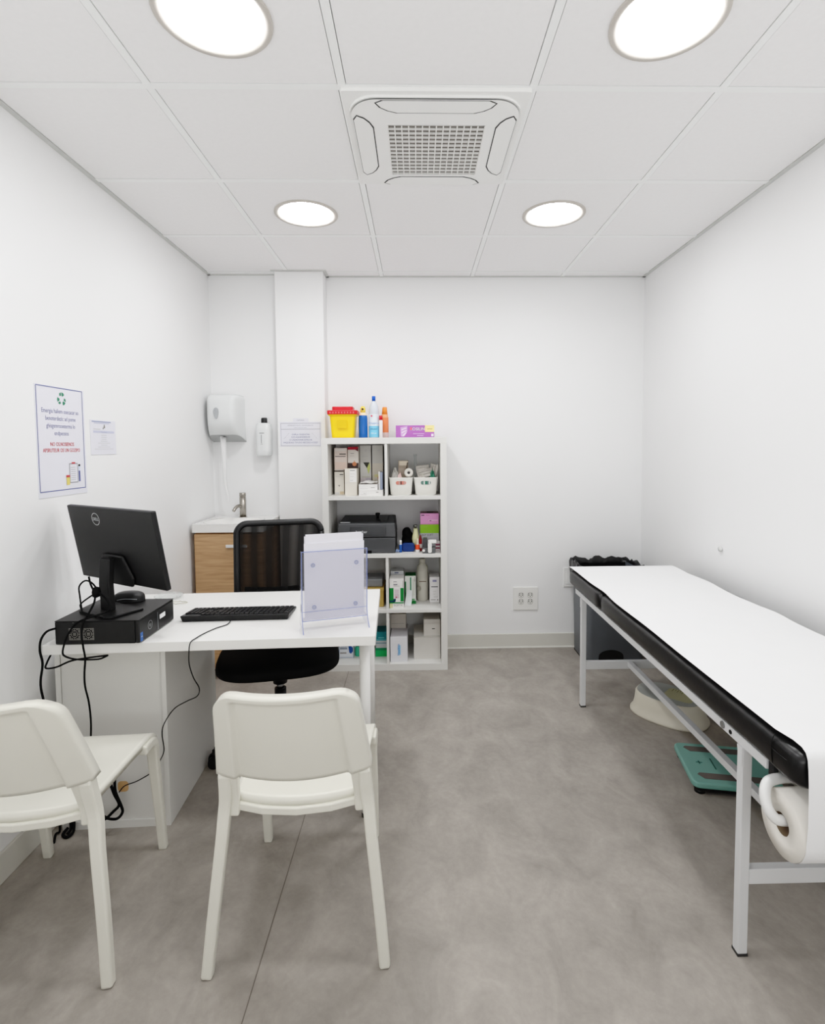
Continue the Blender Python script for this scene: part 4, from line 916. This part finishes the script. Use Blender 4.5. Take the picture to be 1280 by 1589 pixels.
# row 3 right
GR = C(18, 128, 62)
carton('medicine_box', 'white box with two bright green panels and a navy shield corner', 'box', -.178, -.090, 3.335, .3855, .568, .11, PW_, [(0, .16, .28, .69, GR), (.76, .22, 1, .69, GR), (0, .16, .30, .26, C(20, 70, 90)), ('p', [(.18, .16), (.42, .22), (.44, .32), (.30, .32)], C(20, 60, 84)), (0, 0, .22, .16, C(214, 210, 160)), (.35, .50, .66, .64, C(214, 204, 206)), (.35, .34, .66, .48, C(206, 190, 196)), ('d', .47, .37, .005, C(190, 80, 110)), (.28, .90, .52, .915, DKT), (.28, .80, .55, .825, C(70, 70, 90)), (.28, .755, .7, .765, MID), (.93, .73, .96, .95, MID), ('t', 'SOFTX', .6, .06, .018, MID), (.0, .16, 1, .2, GR)])
carton('medicine_box', 'slightly taller pale box standing behind the green panelled box', 'box', -.176, -.092, 3.455, .3855, .590, .09, C(206, 208, 210), [(.3, .93, .6, .97, C(110, 116, 140))])
carton('medicine_box', 'white and green box with a thin green vertical stripe', 'box', -.084, -.015, 3.42, .3855, .566, .1, C(224, 226, 220), [(0, 0, 1, .07, GR), (.62, 0, 1, .11, C(20, 120, 60)), (0, .0, .10, .8, C(20, 110, 60)), (.47, .4, .58, .95, C(40, 130, 90)), (.7, .3, .95, .9, C(206, 210, 200)), (.86, .8, .92, .96, MID), (.62, .12, .9, .18, C(110, 170, 120))], top=C(24, 104, 50))
b = MB(); b.add([(-.026, 0, 0), (.018, 0, 0), (.024, .03, .088), (-.008, .034, .096)], [(0, 1, 2, 3)]); b.add([(-.026, .002, 0), (.018, .002, 0), (.024, .032, .088), (-.008, .036, .096)], [(3, 2, 1, 0)])
tag(b.build('leaflet', C(222, 226, 226), loc=(-.062, 3.378, .3855)), 'folded pale leaflet leaning on the green striped box', 'leaflet')
MK = M((206, 203, 192), .4, name='milky_plastic')
t = bottle('plastic_bottle', 'large milky white bottle on the shelf between the medicine boxes', (.029, 3.51, .3855), [(.034, 0, MK), (.037, .004, MK), (.037, .20, MK), (.034, .222, MK), (.020, .244, MK), (.019, .246, MK), (.020, .246, MK), (.020, .272, MK), (.017, .275, MK)], None, capname='cap', ncap=3)
MB().rect((-.022, -.0376, .128), (.046, 0, 0), (0, 0, .005), 0).build('printed_stripe', C(110, 88, 70), t); MB().disc((-.022, -.0376, .085), (1, 0, 0), (0, 0, 1), .012, 0, ry=.017).build('printed_mark', C(150, 146, 134), t)
carton('medicine_box', 'narrow white box with purple grey oval print, next to the side panel', 'box', .074, .136, 3.42, .3855, .556, .11, C(228, 226, 226), [(.3, .82, .72, .90, C(140, 138, 170)), (.15, .62, .85, .65, DKT), (.35, .45, .65, .47, LG), (.35, .35, .6, .37, LG), (.4, .25, .85, .26, MID), (.1, .13, .6, .155, MID), (.75, .12, .9, .16, MID), (0, 0, 1, .06, LG)])
# row 4 left
BLU = C(36, 84, 150)
carton('medicine_box', 'white box with blue shield print on the bottom shelf by the office chair seat', 'box', -.509, -.417, 3.40, .0435, .165, .12, C(228, 232, 238), [(.02, .76, .35, 1, C(20, 130, 120)), (.30, .78, .72, 1, C(206, 214, 214)), (.7, .74, .95, 1, C(40, 80, 150)), ('t', 'MEDISIN', .36, .62, .017, BLU), ('p', [(.66, .66), (.72, .30), (.84, .24), (.96, .36), (.96, .55), (.84, .68)], BLU), (.08, .48, .58, .58, C(150, 160, 172)), (.08, .25, .52, .32, MID), (.06, .04, .94, .06, C(120, 140, 170)), (.0, 0, .03, 1, C(120, 140, 170)), (.97, 0, 1, 1, C(120, 140, 170))])
LGN = C(70, 176, 140)
bottle('small_bottle', 'small green bottle with dark cap on the bottom shelf', (-.394, 3.44, .0435), [(.0155, 0, LGN), (.0165, .004, LGN), (.0165, .052, LGN), (.009, .064, LGN), (.0095, .064, DKT), (.0095, .082, DKT), (.008, .084, DKT)], None, capname='cap', ncap=3)
carton('medicine_box', 'bright green box at the bottom of the stack next to the divider', 'box', -.277, -.205, 3.42, .0435, .0995, .12, C(24, 176, 104), [(0, .72, 1, 1, C(18, 132, 92))])
carton('medicine_box', 'flat grey white box between the green and the teal boxes', 'box', -.274, -.206, 3.42, .100, .1465, .12, C(190, 196, 198), [(0, .6, 1, .75, C(120, 150, 160)), (.1, .2, .8, .3, LG)])
carton('medicine_box', 'teal box on top of the stack next to the divider', 'box', -.272, -.207, 3.42, .147, .204, .12, C(24, 132, 140), [(0, 0, 1, .2, C(90, 160, 170)), (.2, .3, .8, .4, C(120, 190, 195))])
# row 4 right
carton('carton', 'tall white box with sky blue vertical lettering on the bottom shelf', 'box', -.177, -.070, 3.33, .0435, .204, .24, C(226, 226, 230), [(.47, .28, .60, .66, C(150, 196, 230))], top=C(196, 194, 198))
o = [q for q in bpy.data.objects if q.get('label', '').startswith('tall white box with sky')][0]
b = MB(); b.text('Healthix', (.004, -.0016, .078), (0, 0, 1), (-1, 0, 0), .022, 0); b.build('lettering', C(56, 140, 206), o)
carton('carton', 'small cream box standing on the rear of the white lettered box', 'box', -.180, -.082, 3.49, .2045, .298, .12, C(206, 200, 192), [(.05, .32, .9, .34, MID), (.3, .22, .8, .24, LG)])
carton('carton', 'large plain off-white box on the bottom shelf next to the side panel', 'box', -.030, .138, 3.37, .0435, .186, .24, C(212, 209, 203), [(.0, .97, 1, 1, C(192, 188, 180))])
carton('carton', 'smaller plain box with tiny black mark on top of the large one', 'box', .034, .138, 3.39, .1865, .292, .2, C(214, 210, 203), [(.5, .4, .68, .45, DKT), (0, .76, 1, .78, C(186, 182, 174))])
# on top of the shelf
YEL = M((250, 208, 10), .4, name='sharps_yellow', var=.02); RD = M((214, 26, 36), .4, name='sharps_red', var=.03)
t = thing('sharps_container', 'bright yellow sharps container with red lid on top of the shelving unit', 'container', (-.463, 3.455, SH + .0005))
b = MB()
def rl(w, d_, z, r=.018): return [(x, y, z) for x, y in rrect(-w, w, -d_, d_, r, 4)]
seq = [rl(.066, .058, 0), rl(.069, .061, .004), rl(.080, .070, .138), rl(.088, .076, .139), rl(.090, .078, .148)]
n = len(seq[0]); b.add(seq[0], [tuple(reversed(range(n)))])
for a_, c_ in zip(seq, seq[1:]): b.add(a_ + c_, [(i, (i + 1) % n, n + (i + 1) % n, n + i) for i in range(n)], 0)
b.add(seq[-1], [tuple(range(n))]); b.build('tub', YEL, t, bevel=.0015)
b = MB(); b.prism(rrect(-.094, .094, -.082, .082, .018, 4), XY, .146, .172); b.prism(rrect(-.066, .064, -.055, .055, .016, 4), XY, .172, .196); b.build('lid', RD, t, bevel=.003)
b = MB()
for i in range(9): b.box(-.075 + i * .018, -.070 + i * .018, -.0835, -.0818, .152, .162)
b.build('lid_clip', M((236, 120, 120), .4, name='clip_pink'), t)
b = MB(); b.rect((-.03, -.0745, .06), (.06, -.0, 0), (0, -.004, .05)); b.build('faint_label', M((240, 196, 12), .5, name='label_yellow'), t)
TB = M((28, 92, 176), .25, name='blue_liquid', var=.02); PY = C(246, 220, 170)
t = bottle('spray_bottle', 'blue liquid bottle with yellow and black cap beside the sharps container', (-.3405, 3.45, SH + .0005), [(.027, 0, TB), (.0285, .004, TB), (.0285, .12, TB), (.026, .142, TB), (.018, .160, C(250, 226, 190)), (.017, .160, PY), (.016, .188, C(250, 214, 90)), (.010, .200, C(250, 214, 90))], None, capname='cap', ncap=3)
MB().cyl((0, -.0172, .181), (0, -.0150, .181), .007, n=16).build('nozzle', C(60, 44, 30), t)
CL = M((208, 214, 222), .25, name='clear_bottle_plastic', var=.01); LBL = C(228, 238, 246)
t = bottle('disinfectant_bottle', 'tall clear bottle with blue cap and pale blue label', (-.272, 3.460, SH + .0005), [(.031, 0, CL), (.0325, .004, CL), (.0325, .17, CL), (.028, .200, CL), (.012, .232, CL), (.0105, .236, BL), (.0115, .236, C(30, 90, 200)), (.0115, .262, C(30, 90, 200)), (.010, .264, C(30, 90, 200))], None, capname='cap', ncap=3)
b = MB(); e_ = -.0342
def curv(u0, u1, z0, z1, m_, mb):
    mb.grid(lambda u, v_: (.0331 * math.sin(u0 + (u1 - u0) * u), -.0331 * math.cos(u0 + (u1 - u0) * u), z0 + (z1 - z0) * v_), 10, 1, m_)
curv(-1.4, 1.4, .004, .150, 0, b); 
b2 = b
def curv2(u0, u1, z0, z1, m_): b2.grid(lambda u, v_: (.0335 * math.sin(u0 + (u1 - u0) * u), -.0335 * math.cos(u0 + (u1 - u0) * u), z0 + (z1 - z0) * v_), 10, 1, m_)
curv2(-1.4, 1.4, .004, .075, 1); b.disc((-.012, -.0336, .138), (1, 0, 0), (0, 0, 1), .006, 2)
b.text('Oxygeno', (.002, -.0345, .088), (1, 0, 0), (0, 0, 1), .017, 3); b.text('Alcohol', (.002, -.0348, .052), (1, 0, 0), (0, 0, 1), .014, 4); b.text('500 ml', (.0, -.0348, .025), (1, 0, 0), (0, 0, 1), .012, 5)
b.build('printed_label', [LBL, C(120, 200, 236), C(220, 90, 110), C(90, 140, 200), C(30, 90, 150), C(236, 244, 250)], t, weld=False)
ORG = M((246, 138, 56), .35, name='orange_plastic', var=.03)
bottle('disinfectant_bottle', 'orange bottle with orange cap at the rear of the shelf top', (-.206, 3.505, SH + .0005), [(.022, 0, C(226, 200, 190)), (.024, .004, C(226, 200, 190)), (.024, .035, C(232, 206, 196)), (.024, .13, C(240, 130, 80)), (.020, .150, C(244, 170, 120)), (.0195, .152, ORG), (.019, .152, ORG), (.015, .195, ORG), (.013, .198, ORG)], None, capname='cap', ncap=3)
bottle('small_bottle', 'slim white bottle with red cap in front of the orange bottle', (-.2265, 3.432, SH + .0005), [(.010, 0, PW_), (.0112, .003, PW_), (.0112, .105, PW_), (.0095, .112, PW_), (.0108, .112, RD), (.0108, .138, RD), (.009, .140, RD)], None, capname='cap', ncap=3)
PUR = C(172, 96, 180)
carton('glove_box', 'flat purple box with yellow corner tag on top of the shelving unit', 'box', -.131, .108, 3.38, SH + .0005, 1.523, .12, PUR, [('p', [(.13, .1), (.2, .05), (.30, .5), (.30, .95), (.12, .85)], C(206, 160, 214)), ('p', [(.15, .35), (.28, .55), (.28, .62), (.15, .45)], C(236, 220, 240)), ('p', [(.16, .15), (.22, .12), (.28, .40), (.27, .46)], C(236, 220, 240)), ('p', [(.15, .6), (.28, .75), (.28, .82), (.15, .7)], C(236, 220, 240)), (.76, .45, 1, 1, C(246, 226, 150)), (.82, .66, .95, .72, C(180, 160, 90)), ('t', 'ROSILIN', .56, .58, .026, PW_), (.37, .62, .42, .84, C(240, 100, 120)), (.45, .28, .74, .33, C(220, 180, 226)), (.55, .1, .72, .2, C(200, 150, 210)), (.92, .08, .98, .3, C(236, 220, 240))])

# ------------------------------------------------------------------ waste bin
bn = thing('waste_bin', 'blue grey pedal bin with black liner in the corner behind the couch', 'bin', (1.235, 3.46, 0))
b = MB(); mm = M((104, 108, 113), .4, name='bin_grey', var=.03)
seq = [rl(.174, .155, .012, .03), rl(.176, .158, .02, .03), rl(.184, .172, .60, .03)]
n = len(seq[0]); b.add(seq[0], [tuple(reversed(range(n)))])
for a_, c_ in zip(seq, seq[1:]): b.add(a_ + c_, [(i, (i + 1) % n, n + (i + 1) % n, n + i) for i in range(n)], 0, True)
b.build('body', mm, bn)
b = MB(); arch = [(-.078, .0), (.078, .0), (.078, .055)] + [(.078 * math.cos(a_), .055 + .042 * math.sin(a_)) for a_ in [PI * k / 12 for k in range(1, 12)]] + [(-.078, .055)]
b.prism([(u - .030, v_ + .014) for u, v_ in arch], XZ, -.1625, -.150, 0); b.build('pedal_recess', M((16, 16, 17), .5, name='recess_black'), bn)
MB().box(-.095, .075, -.175, -.12, 0.0, .012).build('pedal', BLACK, bn, bevel=.003)
b = MB(); b.box(-.172, .172, -.152, .152, .0, .012, 0); b.build('foot', M((62, 64, 66), .5, name='bin_foot'), bn)
b = MB()
NB = 90
loop = rrect(-.198, .198, -.177, .177, .035, 4)
def lpos(t_):
    q = t_ * len(loop); i = int(q) % len(loop); fr_ = q - int(q); a_ = loop[i]; c_ = loop[(i + 1) % len(loop)]; return (a_[0] + (c_[0] - a_[0]) * fr_, a_[1] + (c_[1] - a_[1]) * fr_)
# resample evenly
cum = [0]
for i in range(len(loop)): a_ = loop[i]; c_ = loop[(i + 1) % len(loop)]; cum.append(cum[-1] + math.hypot(c_[0] - a_[0], c_[1] - a_[1]))
def lev(t_):
    d_ = (t_ % 1) * cum[-1]
    for i in range(len(loop)):
        if d_ <= cum[i + 1] + 1e-9:
            fr_ = (d_ - cum[i]) / (cum[i + 1] - cum[i] + 1e-9); a_ = loop[i]; c_ = loop[(i + 1) % len(loop)]; return (a_[0] + (c_[0] - a_[0]) * fr_, a_[1] + (c_[1] - a_[1]) * fr_)
    return loop[0]
def liner(u, v_):
    x, y = lev(u); nz_ = noise.noise(Vector((x * 22, y * 22, v_ * 3))); nz2 = noise.noise(Vector((x * 50, y * 50, v_ * 6 + 4)))
    prof_ = [(1.03, .515), (1.055, .57), (1.04, .615), (1.0, .628), (.95, .615), (.93, .5)]
    t_ = v_ * 5; i = min(4, int(t_)); fr_ = t_ - i
    k = prof_[i][0] * (1 - fr_) + prof_[i + 1][0] * fr_; z = prof_[i][1] * (1 - fr_) + prof_[i + 1][1] * fr_
    k *= 1 + .03 * nz_ + .015 * nz2; z += (.02 * nz_ + .012 * nz2) * (1 if v_ > .3 else 2.2)
    return (x * k, y * k, z)
b.grid(liner, 120, 14, smooth=True); b.build('liner_bag', M((20, 20, 21), .28, name='liner_black', var=.1), bn)
b = MB(); b.grid(lambda u, v_: (-.222 + .05 * u * (1 - .4 * v_) + .008 * math.sin(9 * v_), -.19 - .012 * math.sin(u * 6) , .565 - .11 * v_ + .01 * math.sin(u * 5)), 8, 8); b.build('liner_knot', M((20, 20, 21), .28, name='liner_black', var=.1), bn)

# ------------------------------------------------------------------ examination couch
ec = thing('examination_couch', 'long examination couch with black padded top and white steel frame along the wall', 'couch', (1.14, 2.08, 0))
def cx_(x): return x - 1.14
def cy_(y): return y - 2.08
X0, X1 = .860, 1.450; LN, LF = 1.392, 2.803
for (x, y) in ((X0, LN), (X0, LF), (X1, LN), (X1, LF)):
    s_ = .026
    lg = MB().box(cx_(x) , cx_(x) + (s_ if x == X0 else -s_), cy_(y) - s_ / 2, cy_(y) + s_ / 2,   .006, .584).build('leg', METALW, ec, bevel=.002)
    MB().box(cx_(x) - (.001 if x == X0 else s_ + .001), cx_(x) + (s_ + .001 if x == X0 else .001), cy_(y) - s_ / 2 - .001, cy_(y) + s_ / 2 + .001, 0, .008).build('foot_cap', M((60, 60, 60), .6, name='rubber'), lg)
ra, rb = cy_(1.285), cy_(2.905)
MB().box(cx_(X0), cx_(X0) + .026, ra, rb, .584, .611).build('side_rail', METALW, ec, bevel=.002)
MB().box(cx_(X1) - .026, cx_(X1), ra, rb, .584, .611).build('side_rail', METALW, ec, bevel=.002)
for y in (1.30, 2.0, 2.89): MB().box(cx_(X0) + .0262, cx_(X1) - .0262, cy_(y) - .012, cy_(y) + .012, .584, .610).build('cross_rail', METALW, ec, bevel=.002)
for y in (LN, LF): MB().box(cx_(X0) + .0262, cx_(X1) - .0262, cy_(y) - .0125, cy_(y) + .0125, .204, .246).build('lower_bar', METALW, ec, bevel=.002)
MB().box(-.033, -.007, cy_(LN) + .0127, cy_(LF) - .0127, .218, .245).build('stretcher', METALW, ec, bevel=.002)
for y, s_ in ((LN, 1), (LF, -1)):
    b = MB(); b.prism([(cy_(y) - .012 * s_, .535), (cy_(y) + .002 * s_, .535), (cy_(y) + .012 * s_, .583), (cy_(y) - .012 * s_, .583)], YZ, cx_(X0) - .0016, cx_(X0) - .0001); b.build('gusset', METALW, ec)
MB().cyl((cx_(X0) - .003, cy_(1.475), .598), (cx_(X0) , cy_(1.475), .598), .010, n=20).build('bolt', M((150, 152, 152), .3, metal=.8, name='bolt_steel'), ec)
MB().cyl((cx_(X0) - .002, cy_(1.437), .597), (cx_(X0) , cy_(1.437), .597), .006, n=16).build('rail_hole', BLACK, ec)
MB().box(cx_(.865), cx_(.880), cy_(1.266), cy_(1.2845), .572, .608).build('end_bracket', M((40, 40, 42), .5, name='bracket_dark'), ec, bevel=.003)
def cushion(nm, y0, y1, par, nearend):
    FE = .78 if nearend else .3
    # rounded-box cushion from a superellipse cross-section swept along Y
    b = MB(); x0, x1, z0, z1 = cx_(.840), cx_(1.478), .6125, .7070
    N = 32; K = max(12, int((y1 - y0) / .04)); vs = []
    def sec(w, h, xc, zc): 
        out = []
        for i in range(N):
            a_ = 2 * PI * i / N; c_, s__ = math.cos(a_), math.sin(a_)
            px = math.copysign(abs(c_) ** .24, c_) * w; pz = math.copysign(abs(s__) ** .42, s__) * h
            out.append((xc + px, zc + pz))
        return out
    rings = []
    ends = [0, .02, .06, .14, .3, .55, 1]
    ylist = []
    R_ = .03
    for e__ in ends: ylist.append((y0 + R_ * (1 - math.cos(e__ * PI / 2)), math.sin(e__ * PI / 2)))
    for k in range(1, K): ylist.append((y0 + R_ + (y1 - y0 - 2 * R_) * k / K, 1))
    if nearend: ylist += [(1.225, 1), (1.2345, 1), (1.2445, 1), (1.2535, 1)]; ylist[7:] = sorted(ylist[7:])
    for e__ in reversed(ends): ylist.append((y1 - R_ * (1 - math.cos(e__ * PI / 2)), math.sin(e__ * PI / 2)))
    for yy, e__ in ylist:
        zl = z0 - (.008 * min(1, max(0, (1.28 - yy) / .05)) if nearend else 0); hh = (z1 - zl) / 2 * (FE + (1 - FE) * e__); w = (x1 - x0) / 2 - .02 * (1 - e__)
        rings.append([(x, cy_(yy), z + .0015 * noise.noise(Vector((x * 8, yy * 8, z * 8)))) for x, z in sec(w, hh, (x0 + x1) / 2, (zl + z1) / 2)])
    for A_, B_ in zip(rings, rings[1:]): b.add(A_ + B_, [(i, (i + 1) % N, N + (i + 1) % N, N + i) for i in range(N)], 0, True)
    b.add(rings[0], [tuple(reversed(range(N)))]); b.add(rings[-1], [tuple(range(N))])
    return b.build(nm, VINYL, par)
cushion('head_cushion', 2.468, 2.975, ec, False); cs_ = cushion('body_cushion', 1.150, 2.462, ec, True)
b = MB(); b.tube([(cx_(.842) , cy_(1.235), .630), (cx_(.8385), cy_(1.235), .66), (cx_(.8395), cy_(1.235), .685), (cx_(.846), cy_(1.235), .702)], .0012, n=6); b.tube([(cx_(.8385), cy_(1.235), .668), (cx_(.839), cy_(1.20), .667), (cx_(.845), cy_(1.165), .665)], .0012, n=6); b.build('seam', M((10, 10, 11), .4, name='seam_black'), cs_)
HK = M((232, 232, 230), .3, name='holder_white')
hk = MB(); 
hk.tube([(cx_(x), cy_(y), z) for x, y, z in ((.95, 1.268, .570), (.905, 1.268, .572), (.875, 1.26, .576), (.843, 1.252, .571), (.828, 1.238, .550), (.828, 1.224, .524), (.842, 1.217, .505), (.862, 1.216, .501), (.885, 1.216, .501))], .0125, n=12)
hk.tube([(cx_(x), cy_(y), z) for x, y, z in ((1.36, 1.270, .570), (1.41, 1.272, .572), (1.446, 1.262, .568), (1.456, 1.232, .530), (1.446, 1.217, .505), (1.422, 1.216, .501), (1.40, 1.216, .501))], .0125, n=12)
hk.cyl((cx_(.92), cy_(1.268), .570), (cx_(1.37), cy_(1.268), .570), .0115); hk.build('roll_holder', HK, ec)
# paper roll and drawn-out sheet
RY, RZ, RR = 1.216, .493, .076
pr_ = thing('paper_roll', 'white paper couch roll hanging under the near end of the couch, drawn over the top', 'paper roll', (1.14, RY, RZ))
b = MB(); b.lathe([(.026, -.285), (RR, -.285), (RR, .285), (.026, .285), (.026, -.285)], n=56, caps=False).xf(Matrix.Rotation(PI / 2, 4, 'Y'))
b.build('roll', M((234, 230, 222), .85, name='roll_end_paper', var=.02, spec=.1), pr_)
MB().lathe([(.0255, -.284), (.0255, .284)], n=28, caps=False).xf(Matrix.Rotation(PI / 2, 4, 'Y')).build('core', M((150, 132, 112), .8, name='core_card'), pr_)
# sheet path in (y,z): under roll -> near side -> up over cushion end -> along top
path = []
for k in range(10): a_ = -PI / 2 - .5 - (PI / 2 - .5) * k / 9; path.append((RY + (RR + .0015) * math.cos(a_), RZ + (RR + .0015) * math.sin(a_)))
path += [(1.135, .54), (1.1355, .60), (1.137, .640), (1.1395, .670), (1.1425, .692), (1.149, .7045), (1.162, .7108), (1.19, .7118)]
for k in range(1, 40): path.append((1.19 + (2.985 - 1.19) * k / 39, .7118))
path += [(2.995, .706), (3.0, .70)]
sheet = MB(); NU = 30
def shp(u, k):
    y, z = path[k]; on = y > 1.2 and z > .69 and k > 16
    wx = .003 * noise.noise(Vector((u * 3, y * 5, 2)))
    xl = .858 + (.007 * noise.noise(Vector((y * 2.3, 0, 5))) - .010 if on else 0) + (.014 * math.exp(-((y - 2.45) / .12) ** 2) if on else 0)
    xr = 1.430 + (.02 * noise.noise(Vector((y * 4, 3, 1))) if on else 0)
    x = xl + (xr - xl) * u
    dz = 0
    if on: dz = .0012 + .0012 * noise.noise(Vector((x * 6, y * 4, 0))) + (.006 * max(0, noise.noise(Vector((y * 5, 9, 1)))) * max(0, u - .9) * 10)
    return (x - 1.14, y - RY - (wx if not on else 0), z - RZ + dz)
vs = [shp(i / NU, k) for k in range(len(path)) for i in range(NU + 1)]; w = NU + 1
sheet.add(vs, [(k * w + i, (k + 1) * w + i, (k + 1) * w + i + 1, k * w + i + 1) for k in range(len(path) - 1) for i in range(NU)], 0, True)
sheet.build('sheet', PAPER, pr_)

# ------------------------------------------------------------------ step stool
sx_c, sy_c = 1.285, 2.690
ss = thing('step_stool', 'low oval white step stool with grey and yellow top under the couch', 'stool', (sx_c, sy_c, 0), math.radians(-45))
IV = M((226, 220, 204), .4, name='ivory_plastic', var=.01)
MB().lathe([(1.0, 0), (1.02, .002), (1.02, .012), (.965, .022), (.91, .055), (.88, .104), (.85, .112)], n=56, sx=.186, sy=.132, p=2.4).build('body', IV, ss)
MB().lathe([(.83, .112), (.83, .1145)], n=48, sx=.186, sy=.132, p=2.4).build('tread', M((168, 170, 165), .7, name='tread_grey'), ss)
b = MB(); b.prism(rrect(-.02, .120, -.050, .075, .025, 5), XY, .1145, .1155); 
b.build('yellow_pad', M((190, 186, 152), .7, name='pad_yellow'), ss)
b = MB()
for i in range(9): b.box(.0 + i * .012, .002 + i * .012, .05 if i % 2 else .035, .068, .1155, .1160)
b.build('scale_marks', M((110, 110, 90), .7, name='marks_dark'), ss)
# ------------------------------------------------------------------ floor scale
fs = thing('bathroom_scale', 'teal green weighing scale with dark grip strips on the floor under the couch', 'scale', (1.280, 2.172, 0), math.radians(-11))
TE = M((124, 172, 161), .4, name='teal_plastic', var=.02)
MB().prism(rrect(-.168, .175, -.150, .152, .03, 6), XY, .026, .052).build('platform', TE, fs, bevel=.008, seg=3)
MB().prism(rrect(-.155, .16, -.14, .14, .02, 5), XY, .012, .027).build('underbody', BLACK, fs)
for x_, y_ in ((-.135, -.12), (.135, -.12), (-.135, .12), (.135, .12)): MB().cyl((x_, y_, 0), (x_, y_, .014), .02, n=18).build('foot', BLACK, fs)
GP = M((112, 106, 102), .8, name='grip_strip')
for y_ in (-.098, .102):
    b = MB(); b.prism([(-.125, y_ + .020), (-.135, y_ + .008), (-.115, y_ - .020), (.135, y_ - .020), (.15, y_ - .006), (.14, y_ + .020)], XY, .052, .0532); b.build('grip_strip', GP, fs)
b = MB(); b.box(-.052, -.047, -.045, .035, .052, .0526); b.box(-.115, -.09, -.003, .001, .052, .0526); b.box(-.105, -.10, -.012, .010, .052, .0526); b.disc((.0, -.01, .0527), (1, 0, 0), (0, 1, 0), .014, 0, inner=.010); b.disc((0, -.01, .0527), (1, 0, 0), (0, 1, 0), .006, 0); b.build('printed_marks', M((50, 96, 88), .6, name='scale_print'), fs)

# ------------------------------------------------------------------ added uplight behind the camera, brightens the ceiling
al = bpy.data.lights.new('added_uplight', 'AREA'); al.shape = 'RECTANGLE'; al.size = 2.4; al.size_y = 1.3; al.energy = 17; al.color = (.985, .992, 1)
ao = bpy.data.objects.new('added_uplight', al); COL.objects.link(ao); ao.location = (0.1, -0.7, 0.9); ao.rotation_euler = (math.radians(180 - 28), 0, 0)
# ------------------------------------------------------------------ world
w = bpy.data.worlds.new('world'); sc.world = w; w.use_nodes = True
w.node_tree.nodes['Background'].inputs['Color'].default_value = (1, 1, 1, 1); w.node_tree.nodes['Background'].inputs['Strength'].default_value = 0.3
sc.cycles.max_bounces = 10; sc.cycles.diffuse_bounces = 6; sc.cycles.transparent_max_bounces = 16
sc.cycles.use_denoising = True
sc.cycles.use_adaptive_sampling = True; sc.cycles.adaptive_threshold = 0.02
sc.cycles.sample_clamp_indirect = 6
